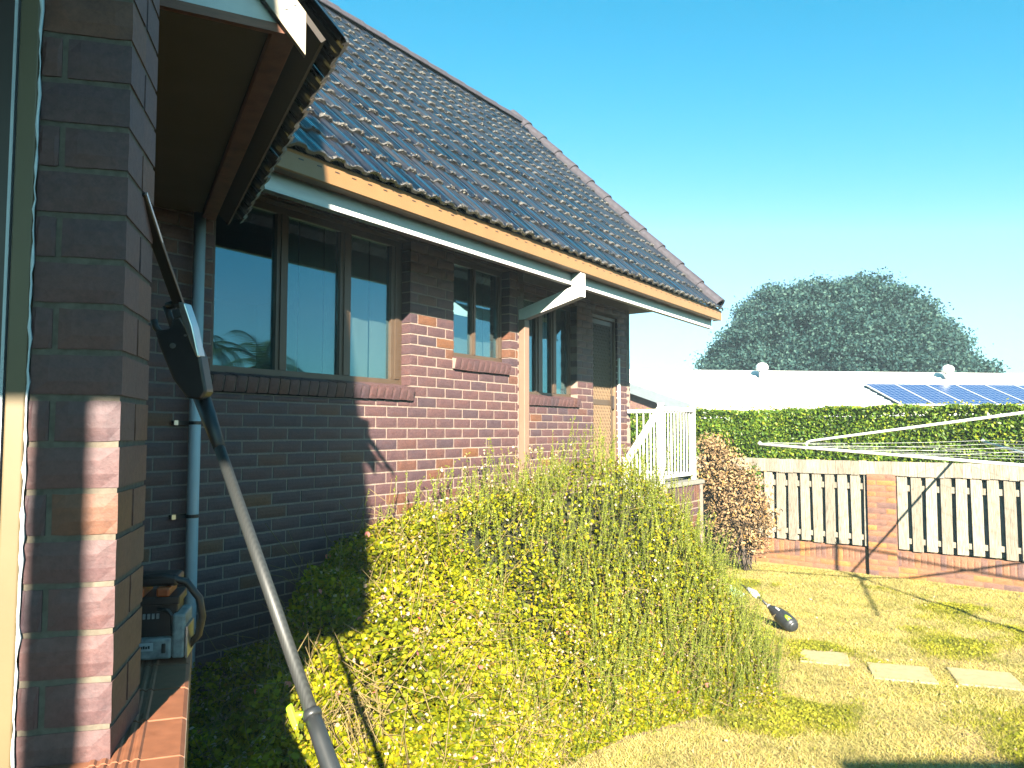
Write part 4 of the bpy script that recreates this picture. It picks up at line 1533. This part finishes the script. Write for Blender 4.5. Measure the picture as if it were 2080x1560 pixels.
mb = MB()
mb.beam(fa, fbp, 0.06, 0.24)
mb.build('barge_board', M['grey_steel'], nb)
mb = MB()
mb.prism([fa + CFH * 0.25 - ZV * 0.1, fbp + CFH * 0.25 - ZV * 0.1, Vector((fbp.x, fbp.y, 0)) + CFH * 0.25, Vector((fa.x, fa.y, 0)) + CFH * 0.25], CFH * 0.2)
sw = mb.build('side_wall', M['fence_brick'], nb)
sb = []
for b0 in lay_courses(Vector((-9.0, 17.70, 0)) + CFH * 0.245, (fbp - fa).normalized() * Vector((1, 1, 0)), -CFH, 2.4, 1.6, 22, seed=51):
    xx = b0[0].x
    if b0[0].z + 0.08 < 3.45 - (xx + 0.2 + 8.95) * 0.349 - 0.12:
        sb.append(b0 + (ZV, sw))
place_bricks(sb, M['fence_brick'], sw, 300, nb)
def roof_pt(d, u):
    return ridge0 + ND * d + NS * u - ZV * (u * NP) + ZV * 0.06
for px_d in (3.15, 9.45):
    v = link('roof_ventilator', None, None, nb)
    p = roof_pt(px_d, 0.55)
    MB().tube([p - ZV * 0.05, p + ZV * 0.22], 0.10, 12).build('stalk', M['galv'], v, smooth=True)
    mb = MB()
    q = p + ZV * 0.33
    mb.tube([q - ZV * 0.15, q - ZV * 0.12, q - ZV * 0.05, q + ZV * 0.04, q + ZV * 0.11, q + ZV * 0.145], [0.10, 0.155, 0.19, 0.185, 0.12, 0.02], 18)
    mb.build('turbine', M['galv'], v, smooth=True)
d0, u0, pw_, ph = 6.05, 1.30, 0.99, 1.95
ordn = ['leftmost', 'second from the left', 'third from the left', 'fourth from the left', 'fifth from the left', 'sixth from the left', 'seventh from the left']
slope_v = (NS - ZV * NP).normalized()
nrm = ND.cross(slope_v).normalized()
if nrm.z < 0:
    nrm = -nrm
for i in range(7):
    org = roof_pt(d0 + i * 1.01, u0) + nrm * 0.07
    t = thing('solar_panel', 'blue solar panel on the white neighbouring roof, %s' % ordn[i] if i else 'leftmost blue solar panel on the white neighbouring roof', 'solar panel', tuple(org), 'solar panels on the neighbouring roof')
    mb = MB()
    me_v = []
    mb.obox((pw_ / 2, ph / 2, 0), (pw_ / 2 - 0.02, 0, 0), (0, ph / 2 - 0.02, 0), (0, 0, 0.012))
    me = bpy.data.meshes.new('cell_glass')
    me.from_pydata(mb.v, [], mb.f)
    me.materials.append(M['solar'])
    o = bpy.data.objects.new('cell_glass', me)
    COL.objects.link(o)
    o.parent = t
    rot = Matrix((ND, slope_v, nrm)).transposed().to_4x4()
    o.matrix_basis = rot
    mb = MB()
    for (x0, x1, y0, y1) in ((0, 0.02, 0, ph), (pw_ - 0.02, pw_, 0, ph), (0.02, pw_ - 0.02, 0, 0.02), (0.02, pw_ - 0.02, ph - 0.02, ph)):
        mb.box(x0, x1, y0, y1, -0.02, 0.02)
    me = bpy.data.meshes.new('panel_frame')
    me.from_pydata(mb.v, [], mb.f)
    me.materials.append(M['panel_frame'])
    o = bpy.data.objects.new('panel_frame', me)
    COL.objects.link(o)
    o.parent = t
    o.matrix_basis = rot

# carport added out of the picture to the right; its roof shades the near corner of the lawn
cp = thing('sunshade', 'flat roofed carport on posts, added out of view to shade the lawn', 'sunshade', (6.5, -0.7, 0))
cpts = [(4.0, -0.5), (7.6, 1.95), (9.3, -0.8), (5.6, -3.3)]
mb = MB()
mb.prism([(x, y, 3.45) for x, y in cpts], (0, 0, 0.1))
mb.build('sunshade_roof', M['fascia'], cp)
for x, y in cpts:
    cx, cy = x + (6.6 - x) * 0.06, y + (-0.7 - y) * 0.06
    mb = MB()
    mb.box(cx - 0.045, cx + 0.045, cy - 0.045, cy + 0.045, 0, 3.45)
    mb.build('post', M['cream'], cp)

# ------------------------------------------------------------------ shrubs along the wall
POLY = np.array([(-4.18, 1.25), (-2.75, 1.30), (-2.05, 1.45), (-1.95, 2.1), (-2.15, 3.0), (-2.45, 3.8), (-2.66, 4.45), (-2.50, 5.2), (-2.2, 5.85), (-1.80, 6.35), (-1.95, 6.9), (-2.45, 7.5), (-3.0, 8.15), (-3.5, 8.55), (-4.18, 8.5)])

def edge_distance(x, y):
    """distance to the open edges of the bed (not the wall side); negative outside"""
    d = np.full(x.shape, 9.0)
    inside = np.zeros(x.shape, bool)
    n = len(POLY)
    for i in range(n):
        a, b = POLY[i], POLY[(i + 1) % n]
        ab = b - a
        t = np.clip(((x - a[0]) * ab[0] + (y - a[1]) * ab[1]) / (ab @ ab), 0, 1)
        dd = np.hypot(x - a[0] - t * ab[0], y - a[1] - t * ab[1])
        if i != n - 1:
            d = np.minimum(d, dd)
        cond = ((a[1] > y) != (b[1] > y)) & (x < (b[0] - a[0]) * (y - a[1]) / (b[1] - a[1] + 1e-12) + a[0])
        inside ^= cond
    return np.where(inside, d, -d)

HN = VNoise(3)
HN2 = VNoise(8)
HY_T = [1.3, 2.2, 2.8, 3.7, 4.2, 5.1, 5.9, 6.8, 7.5, 8.0, 8.5]
HH_T = [0.78, 1.06, 1.28, 1.46, 1.55, 1.74, 1.84, 1.76, 1.48, 1.0, 0.40]

def mound(x, y):
    d = edge_distance(x, y)
    hm = np.interp(y, HY_T, HH_T)
    h = hm * np.clip(d / np.interp(y, [2.5, 4.6], [0.62, 0.95]), 0.0, 1.0) ** 0.45 * (1 - 0.10 * np.clip((-3.75 - x) / 0.45, 0, 1))
    h = h + 0.15 * HN.at(x * 2.4 + 20, y * 2.4) * np.clip(d / 0.3, 0, 1) + 0.07 * HN2.at(x * 6 + 30, y * 6)
    h = h * (1 - 0.62 * np.clip((x + 2.75) / 0.75, 0, 1) * np.clip((y - 5.0) / 0.8, 0, 1))
    # mound lowered inside the porch's cast shadow to make it look darker
    shady = np.clip(-((x + 1.42) * 1.17 + (y - 0.774) + 0.12) / 0.45, 0, 1)
    h = h * (1 - 0.32 * shady)
    h = np.where((x < -3.62) & (y > 6.4), np.minimum(h, 0.3), h)
    return np.where(d > 0, np.maximum(h, 0.08), 0.0), d

def shell_points(n, rg, ymin=1.25, ymax=8.5, thick=0.13, bias=None):
    out = []
    tot = 0
    while tot < n:
        x = rg.uniform(-4.16, -1.75, n * 2)
        y = rg.uniform(ymin, ymax, n * 2)
        h, d = mound(x, y)
        eps = 0.04
        gx_ = (mound(x + eps, y)[0] - h) / eps
        gy_ = (mound(x, y + eps)[0] - h) / eps
        z = rg.uniform(0, 1, n * 2) * (h + 0.03)
        dist = (h - z) / np.sqrt(1 + gx_ ** 2 + gy_ ** 2)
        keep = (d > 0) & (rg.random(n * 2) < np.exp(-np.abs(dist) / thick))
        if bias is not None:
            keep &= rg.random(n * 2) < bias(x, y, z)
        p = np.stack([x, y, z], 1)[keep]
        out.append(p)
        tot += len(p)
    return np.concatenate(out)[:n]

rg = np.random.default_rng(21)
bush = thing('flowering_shrub', 'sprawling small leaved shrub with dry twigs and scattered pale pink flowers', 'shrub', (-3.4, 4.0, 0))
def bias_left(x, y, z):
    thin = 1 - 0.65 * np.clip(-((x + 1.42) * 1.17 + (y - 0.774) + 0.12) / 0.45, 0, 1)  # fewer leaves within the porch shadow, to darken it
    return thin * bias_open(x, y, z)

def bias_open(x, y, z):
    return np.where(y < 4.4, 1.0, np.where(y < 6.8, np.clip(0.95 - 0.55 * z, 0.15, 1), 0.2))
lp_ = shell_points(230000, rg, 1.25, 8.0, 0.09, lambda x, y, z: bias_left(x, y, z) * np.clip(0.8 + 0.6 * HN.at(x * 7 + z * 5 + 40, y * 7 + z * 3), 0.25, 1))
o = link('foliage', leaf_mesh('foliage', lp_, 0.026, rg, 0.72, 0.7, None, True, 0.3), M['shrub_leaf'], bush)
o['kind'] = 'stuff'
lp_ = shell_points(22000, rg, 1.3, 6.8, 0.05, bias_left)
o = link('large_leaves', leaf_mesh('large_leaves', lp_, 0.037, rg, 0.7, 0.7, None, True, 0.3), M['shrub_leaf'], bush)
o['kind'] = 'stuff'
lp_ = shell_points(9000, rg, 1.8, 7.2, 0.05, bias_left)
o = link('dry_leaves', leaf_mesh('dry_leaves', lp_, 0.024, rg, 0.6, 0.4, None, True, 0.4), M['dry_leaf'], bush)
o['kind'] = 'stuff'
lp_ = shell_points(2600, rg, 1.8, 7.2, 0.035, None)
o = link('pale_flowers', leaf_mesh('pale_flowers', lp_ + [0, 0, 0.012], 0.024, rg, 0.75, 0.2, None, True, 0.5), M['petal'], bush)
o['kind'] = 'stuff'
lp_ = shell_points(160, rg, 1.8, 6.0, 0.02, bias_left)
o = link('pink_flowers', leaf_mesh('pink_flowers', lp_ + [0, 0, 0.014], 0.040, rg, 0.7, 0.2, None, True, 0.5), M['pink'], bush)
o['kind'] = 'stuff'
# twigs: short chains near the surface
a = shell_points(1900, rg, 1.6, 7.4, 0.06, bias_left)
d_ = random_dirs(len(a), rg, 0.5)
L_ = rg.uniform(0.06, 0.22, (len(a), 1))
b_ = a + d_ * L_
c_ = b_ + (d_ + random_dirs(len(a), rg) * 0.35) * L_ * 0.8
tw = stems_mesh('twigs', np.concatenate([a - d_ * 0.08, b_]), np.concatenate([b_, c_]), 0.0024, 0.0016)
o = link('twigs', tw, M['twig'], bush)
o['kind'] = 'stuff'
# a knot of bare twigs near the left end
a = np.stack([rg.normal(-2.50, 0.06, 120), rg.normal(2.45, 0.09, 120), rg.uniform(0.80, 1.12, 120)], 1)
d_ = random_dirs(120, rg, 0.0) + np.array([0.1, -0.1, -0.5])
d_ /= np.linalg.norm(d_, axis=1, keepdims=True)
o = link('bare_twigs', stems_mesh('bare_twigs', a, a + d_ * rg.uniform(0.08, 0.26, (120, 1)), 0.0026, 0.0014), M['twig'], bush)
o['kind'] = 'stuff'
# filler sheet under the leaves, inner shade put into its dark colour
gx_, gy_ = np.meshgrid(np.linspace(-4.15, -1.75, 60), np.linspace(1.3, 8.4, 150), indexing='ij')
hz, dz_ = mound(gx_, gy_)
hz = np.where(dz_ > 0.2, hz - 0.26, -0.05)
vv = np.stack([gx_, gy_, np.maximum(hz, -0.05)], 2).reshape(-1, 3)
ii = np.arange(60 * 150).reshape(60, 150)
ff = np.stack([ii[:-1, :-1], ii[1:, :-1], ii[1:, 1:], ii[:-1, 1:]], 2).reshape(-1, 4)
o = link('inner_filler', fast_mesh('inner_filler', vv, ff), M['inner_shade'], bush)
o['kind'] = 'stuff'

rose = thing('rosemary_bush', 'upright rosemary bush with many green needle spikes below the small windows', 'rosemary', (-3.0, 6.0, 0))
def spikes(n, rg, lo, hi, sampler):
    base = sampler(n)
    length = rg.uniform(lo, hi, n)
    lean = rg.normal(0, 0.13, (n, 2))
    dirv = np.stack([lean[:, 0] + 0.03, lean[:, 1], np.ones(n)], 1)
    dirv /= np.linalg.norm(dirv, axis=1, keepdims=True)
    bend = rg.normal(0, 0.10, (n, 2))
    nodes = []
    for q in range(5):
        t = q / 4
        p = base + dirv * (length * t)[:, None]
        p[:, 0] += bend[:, 0] * length * t * t
        p[:, 1] += bend[:, 1] * length * t * t
        nodes.append(p)
    return base, length, nodes

def rose_base(n):
    p = shell_points(n, rg, 3.9, 8.3, 0.05, lambda x, y, z: np.where(y > 4.9, 1.0, 0.28) * np.where(z < 0.25, 0.5, 1))
    p[:, 2] -= rg.uniform(0.05, 0.22, n)
    return p

NSP = 2500
base, length, nodes = spikes(NSP, rg, 0.22, 0.56, rose_base)
A_ = np.concatenate(nodes[:-1])
B_ = np.concatenate(nodes[1:])
o = link('stems', stems_mesh('stems', A_, B_, 0.0026, 0.0018), M['green_stem'], rose)
o['kind'] = 'stuff'
NN = 78
t = rg.uniform(0.12, 1.0, (NSP, NN))
seg = np.minimum((t * 4).astype(int), 3)
fr_ = t * 4 - seg
nd = np.stack(nodes, 1)
idx = np.arange(NSP)[:, None]
pp = nd[idx, seg] * (1 - fr_)[..., None] + nd[idx, seg + 1] * fr_[..., None]
tang = nd[idx, seg + 1] - nd[idx, seg]
tang /= np.linalg.norm(tang, axis=2, keepdims=True)
side = rg.normal(size=(NSP, NN, 3))
ax_ = tang * 0.75 + side / np.linalg.norm(side, axis=2, keepdims=True) * 0.85
ax_ /= np.linalg.norm(ax_, axis=2, keepdims=True)
sz = 0.027 * (1 - 0.4 * t)
pp = pp + ax_ * (sz * 0.5)[..., None]
o = link('needles', leaf_mesh('needles', pp.reshape(-1, 3), sz.reshape(-1), rg, 0.32, 0.0, ax_.reshape(-1, 3), False, 0.2), M['needle'], rose)
o['kind'] = 'stuff'

# a few tall straggly sprigs with dry leaves against the wall
sprig = thing('straggly_sprigs', 'tall thin sprigs with dry pale leaves rising in front of the sunlit brick wall', 'plant', (-3.95, 5.3, 1.2))
ns = 26
sb_ = np.stack([rg.uniform(-4.10, -3.75, ns), rg.uniform(4.7, 6.9, ns), np.full(ns, 1.35)], 1)
sh = np.interp(sb_[:, 1], [4.7, 5.2, 5.8, 6.9], [0.55, 0.85, 0.7, 0.75]) * rg.uniform(0.55, 1.05, ns)
nodes = []
ln_ = rg.normal(0, 0.10, (ns, 2))
ln_[:, 0] = np.abs(ln_[:, 0]) * 0.6
for q in range(6):
    tq = q / 5
    p = sb_.copy()
    p[:, 2] += sh * tq
    p[:, 0] += ln_[:, 0] * tq + rg.normal(0, 0.006, ns)
    p[:, 1] += ln_[:, 1] * tq * tq + rg.normal(0, 0.008, ns)
    nodes.append(p)
o = link('stems', stems_mesh('stems', np.concatenate(nodes[:-1]), np.concatenate(nodes[1:]), 0.0035, 0.0026), M['twig'], sprig)
o['kind'] = 'stuff'
nd = np.stack(nodes, 1)
q = rg.integers(1, 5, (ns, 34))
f_ = rg.random((ns, 34, 1))
idx = np.arange(ns)[:, None]
pp = nd[idx, q] * (1 - f_) + nd[idx, q + 1] * f_ + rg.normal(0, 0.022, (ns, 34, 3))
pp = pp.reshape(-1, 3)
o = link('dry_leaves', leaf_mesh('dry_leaves', pp[::2], 0.026, rg, 0.6, 0.2, None, True, 0.4), M['dry_leaf'], sprig)
o['kind'] = 'stuff'
o = link('green_leaves', leaf_mesh('green_leaves', pp[1::2], 0.024, rg, 0.4, 0.2, None, True, 0.4), M['needle'], sprig)
o['kind'] = 'stuff'

# ------------------------------------------------------------------ lawn grass
GN = VNoise(15)
GN2 = VNoise(16)
def lawn_points(n, rg, cond):
    out, tot = [], 0
    while tot < n:
        x = rg.uniform(-4.3, 2.0, n * 2)
        y = 3.6 + 9.4 * rg.uniform(0, 1, n * 2) ** 1.25
        d = edge_distance(x, y)
        k = (d < -0.02 + rg.normal(0, 0.06, n * 2)) & cond(x, y)
        k &= (y < 13.0 - 0.135 * (x + 4.36) + 0.2) & ~((x < -3.6) & (y < 9.9))
        for (cx, cy), w, h, rot, lab in stones:
            ux = (x - cx) * math.cos(rot) + (y - cy) * math.sin(rot)
            uy = -(x - cx) * math.sin(rot) + (y - cy) * math.cos(rot)
            k &= ~((np.abs(ux) < w / 2 - 0.03 + 0.04 * GN2.at(x * 9, y * 9)) & (np.abs(uy) < h / 2 - 0.03 + 0.04 * GN2.at(x * 9 + 20, y * 9)))
        p = np.stack([x, y], 1)[k]
        out.append(p)
        tot += len(p)
    return np.concatenate(out)[:n]

def patch(x, y):
    return GN.at(x * 1.1 + 10, y * 1.1) + 0.55 * GN2.at(x * 3.1 + 10, y * 3.1)

def blades(name, p, h, w, rg, material, lean=0.9):
    n = len(p)
    hgt = h * rg.uniform(0.5, 1.4, n)
    an = rg.uniform(0, 2 * math.pi, n)
    wv_ = np.stack([np.cos(an), np.sin(an), np.zeros(n)], 1) * (w * rg.uniform(0.6, 1.3, n) / 2)[:, None]
    b0 = np.stack([p[:, 0], p[:, 1], np.full(n, 0.001)], 1)
    le = rg.normal(0, lean, (n, 2)) * hgt[:, None]
    tp = b0 + np.stack([le[:, 0], le[:, 1], hgt], 1)
    v = np.stack([b0 - wv_, b0 + wv_, tp], 1).reshape(-1, 3)
    f = np.arange(n * 3).reshape(-1, 3)
    o = link(name, fast_mesh(name, v, f), material)
    o['kind'] = 'stuff'
    return o

o = blades('dry_grass', lawn_points(230000, rg, lambda x, y: rg.random(x.shape) < np.clip(0.75 - patch(x, y) * 0.5, 0.15, 1)), 0.026, 0.006, rg, M['dry_grass'], 1.1)
o['label'] = 'short dry straw coloured lawn grass'
o = blades('green_grass', lawn_points(120000, rg, lambda x, y: rg.random(x.shape) < np.clip((patch(x, y) - 0.12) * 2.2, 0.02, 1)), 0.028, 0.007, rg, M['green_grass'], 1.0)
o['label'] = 'yellow green patches of living lawn grass'
pc = lawn_points(26000, rg, lambda x, y: rg.random(x.shape) < np.clip((patch(x, y) - 0.38) * 3, 0.0, 1))
o = link('clover', leaf_mesh('clover', np.concatenate([pc, rg.uniform(0.005, 0.03, (len(pc), 1))], 1), 0.022, rg, 0.8, 1.6, None, True, 0.1), M['green_grass'])
o['kind'] = 'stuff'
o['label'] = 'low clover tufts in the lawn'
pc = lawn_points(420, rg, lambda x, y: np.ones(x.shape, bool))
o = link('fallen_leaves', leaf_mesh('fallen_leaves', np.concatenate([pc, np.full((len(pc), 1), 0.022)], 1), 0.035, rg, 0.5, 2.0, None, True, 0.4), M['dry_leaf'])
o['kind'] = 'stuff'
o['label'] = 'dry leaves scattered over the lawn'

# ------------------------------------------------------------------ dead brown shrub by the fence
db = thing('dead_shrub', 'withered brown shrub between the landing and the paling fence', 'shrub', (-3.85, 12.3, 0))
n = 9600
cl = np.array([(-4.45, 12.30, 1.95), (-4.25, 12.2, 1.80), (-4.55, 12.4, 1.62), (-4.05, 12.2, 1.55), (-4.30, 12.1, 1.42), (-3.85, 12.25, 1.35), (-4.15, 12.2, 1.20),
               (-4.5, 12.3, 1.25), (-3.72, 12.2, 1.08), (-4.0, 12.1, 0.95), (-4.3, 12.3, 0.95), (-3.66, 12.3, 0.80), (-3.95, 12.2, 0.70), (-4.25, 12.2, 0.65), (-3.75, 12.2, 0.50), (-4.0, 12.3, 0.42)])
ci = rg.integers(0, len(cl), n)
pp = cl[ci] + rg.normal(0, 0.115, (n, 3)) * np.array([1, 0.9, 0.85])
pp[:, 2] = np.maximum(pp[:, 2], 0.06)
o = link('brown_leaves', leaf_mesh('brown_leaves', pp, 0.062, rg, 0.42, 0.0, None, True, 0.5), M['brown_leaf'], db)
o['kind'] = 'stuff'
a = np.stack([rg.normal(-3.9, 0.08, 160), rg.normal(12.25, 0.08, 160), rg.uniform(0, 0.5, 160)], 1)
e_i = rg.integers(0, n, 160)
o = link('branches', stems_mesh('branches', a, pp[e_i], 0.008, 0.003), M['bark'], db)
o['kind'] = 'stuff'

# ------------------------------------------------------------------ hedge behind the fence
hedge = thing('clipped_hedge', 'clipped green hedge rising behind the paling fence', 'hedge', (-1, 14.2, 0))
def hedge_pt(s, d, z):
    return np.stack([F0.x + FD.x * s - FN.x * d, F0.y + FD.y * s - FN.y * d, z], 1)
n = 80000
s = rg.uniform(-4.2, 7.0, n)
face = rg.random(n)
top = 2.57 + 0.05 * HN.at(s * 2 + 9, s * 0 + 4) + 0.03 * HN2.at(s * 7, s * 0 + 2) - 0.10 * np.clip((s - 3.2) / 3, 0, 1)
z = np.where(face < 0.62, 1.2 + (top - 1.2) * rg.random(n), top - np.abs(rg.normal(0, 0.05, n)))
dpt = np.where(face < 0.62, 0.30 + np.abs(rg.normal(0, 0.07, n)) + 0.06 * HN.at(s * 3, z * 4 + 8), 0.30 + rg.uniform(0, 1.2, n))
# the left end spills over the fence top
spill = (s < 0.9) & (face < 0.62)
dpt = np.where(spill, dpt - 0.36 * np.clip((0.9 - s) / 0.5, 0, 1), dpt)
pp = hedge_pt(s, dpt, z)
o = link('foliage', leaf_mesh('foliage', pp, 0.055, rg, 0.55, 0.5, None, True, 0.25), M['hedge_leaf'], hedge)
o['kind'] = 'stuff'
s = rg.uniform(-4.2, 7.0, 2600)
z = 2.54 - 0.10 * np.clip((s - 3.2) / 3, 0, 1) + np.abs(rg.normal(0.02, 0.05, 2600))
o = link('new_shoots', leaf_mesh('new_shoots', hedge_pt(s, 0.3 + rg.uniform(0, 1.0, 2600), z), 0.05, rg, 0.4, 1.0, None, True, 0.25), M['green_grass'], hedge)
o['kind'] = 'stuff'
mb = MB()
a = hedge_pt(np.array([-4.1, 6.9]), np.array([0.48, 0.48]), np.array([0, 0]))
b_ = hedge_pt(np.array([6.9, -4.1]), np.array([1.4, 1.4]), np.array([0, 0]))
mb.prism([tuple(p) for p in np.concatenate([a, b_])], (0, 0, 2.44))
o = mb.build('inner_filler', M['hedge_leaf'], hedge)

# ------------------------------------------------------------------ trees
def tree(name, label, base, height, radii, zc, n_cl, per, size, leaf, seed, cl_sig=0.5, inner=0.25):
    rg = np.random.default_rng(seed)
    t = thing(name, label, 'tree', base)
    bx, by = base[0], base[1]
    # clumps over the shell of a lumpy dome
    dv_ = random_dirs(n_cl, rg)
    dv_[:, 2] = np.abs(dv_[:, 2]) * 1.0 - 0.25 * (rg.random(n_cl) < 0.3)
    lump = 1 + 0.035 * np.sin(dv_[:, 0] * 5 + seed) * np.cos(dv_[:, 2] * 6) + 0.035 * np.sin(dv_[:, 1] * 9 + dv_[:, 0] * 7)
    rr_ = lump * np.where(rg.random(n_cl) < inner, rg.uniform(0.35, 0.85, n_cl), rg.uniform(0.86, 1.0, n_cl))
    c = np.stack([bx + dv_[:, 0] * rr_ * radii[0], by + dv_[:, 1] * rr_ * radii[1], zc + dv_[:, 2] * rr_ * radii[2]], 1)
    p = np.repeat(c, per, 0) + rg.normal(0, cl_sig, (n_cl * per, 3)) * np.array([1, 1, 0.62])
    o = link('crown', leaf_mesh('crown', p, size, rg, 0.6, 0.7, None, False, 0.3), leaf, t)
    o['kind'] = 'stuff'
    mb = MB()
    mb.tube([(bx, by, 0), (bx + 0.1, by, height * 0.2), (bx, by + 0.1, height * 0.45)], [0.045 * height, 0.035 * height, 0.025 * height], 10)
    for k in range(9):
        q = c[k * 7 % n_cl]
        st = Vector((bx, by + 0.05, height * (0.25 + 0.02 * k)))
        mid = st.lerp(Vector(q), 0.5) + Vector((0, 0, -0.3))
        mb.tube([st, mid, Vector(q)], [0.018 * height, 0.010 * height, 0.003 * height], 6)
    mb.build('trunk', M['bark'], t, smooth=True)
    return t

tb_ = CFH * 38 + CRH * (648 / 1560 * 38)
tree('dome_tree', 'large dome shaped dark green tree behind the white roof', (tb_.x, tb_.y, 0), 10.4, (6.7, 6.7, 6.6), 3.2, 1300, 190, 0.17, M['tree_leaf'], 5, 0.30)
# trees across the garden, mirrored in the windows
tree('garden_tree', 'bushy green tree at the far side of the garden right of the picture', (27, 20, 0), 5.0, (3.4, 3.4, 2.6), 2.2, 90, 90, 0.25, M['tree_leaf'], 6, 0.4)
tree('street_tree', 'low round tree beyond the palms right of the picture', (25, 27, 0), 4.6, (3.4, 3.4, 2.2), 2.2, 90, 90, 0.25, M['tree_leaf'], 7, 0.4)

def palm(label, base, hgt, fl, seed):
    rg = random.Random(seed)
    t = thing('palm_tree', label, 'palm', base)
    b = Vector(base)
    MB().tube([b, b + Vector((0.1, 0, hgt * 0.5)), b + Vector((0.05, 0.1, hgt))], [0.22, 0.17, 0.13], 10).build('trunk', M['bark'], t, smooth=True)
    for k in range(17):
        an = k * 2.4 + rg.uniform(-0.2, 0.2)
        el = rg.uniform(-0.1, 1.25)
        mb = MB()
        d = Vector((math.cos(an), math.sin(an), 0))
        prev = b + Vector((0.05, 0.1, hgt))
        pts = [prev]
        for q in range(1, 9):
            e = el - q * 0.19
            prev = prev + (d * math.cos(e) + ZV * math.sin(e)) * fl / 8
            pts.append(prev)
        mb.tube(pts, [0.03 - 0.003 * i for i in range(9)], 4)
        sd = Vector((-d.y, d.x, 0))
        for q in range(1, 9):
            for h_ in (0.0, 0.33, 0.66):
                p = pts[q - 1].lerp(pts[q], h_)
                ll = fl * 0.26 * (1 - 0.6 * abs(q / 8 - 0.45))
                for sg in (1, -1):
                    w = (pts[q] - pts[q - 1]).normalized()
                    tipp = p + sd * sg * ll * 0.8 + w * ll * 0.5 - ZV * ll * 0.35
                    mb.add([p - w * 0.03, p + w * 0.03, tipp], [(0, 1, 2)])
        mb.build('frond', M['palm_leaf'], t)

palm('slender palm tree standing furthest across the garden right of the picture', (20.5, 19.5, 0), 5.9, 2.2, 1)
palm('bushy palm tree nearer the house right of the picture', (11.6, 15.6, 0), 4.3, 2.4, 2)

# unseen belt of trees added behind the photographer to block low sky light
rg = np.random.default_rng(77)
ncl = 900
an = np.radians(rg.uniform(78, 262, ncl))
rd = rg.uniform(17, 24, ncl)
hh = rg.uniform(0.6, 6.6, ncl) * (0.75 + 0.3 * HN.at(an * 6 + 9, an * 0 + 3))
c = np.stack([np.sin(an) * rd, np.cos(an) * rd, hh], 1)
p = np.repeat(c, 40, 0) + rg.normal(0, 0.55, (ncl * 40, 3))
p[:, 2] = np.maximum(p[:, 2], 0.1)
o = link('skylight_screen', leaf_mesh('skylight_screen', p, 0.42, rg, 0.7, 0.4, None, False, 0.2), M['tree_leaf'])
o['kind'] = 'stuff'
o['label'] = 'belt of trees added behind the photographer to block low sky light'

# ------------------------------------------------------------------ haze added for veiling glare
mb = MB()
mb.box(-69, 79, -59, 79, -1.0, 13.0)
m = bpy.data.materials.new('glare_haze')
m.use_nodes = True
m.node_tree.nodes.remove(m.node_tree.nodes['Principled BSDF'])
pv = m.node_tree.nodes.new('ShaderNodeVolumePrincipled')
pv.inputs['Color'].default_value = (0.62, 0.85, 1.0, 1)
pv.inputs['Density'].default_value = 0.0018
pv.inputs['Anisotropy'].default_value = 0.0
m.node_tree.links.new(pv.outputs[0], m.node_tree.nodes['Material Output'].inputs['Volume'])
o = mb.build('haze', m)
o['kind'] = 'stuff'
o['label'] = 'thin haze added to stand in for glare'
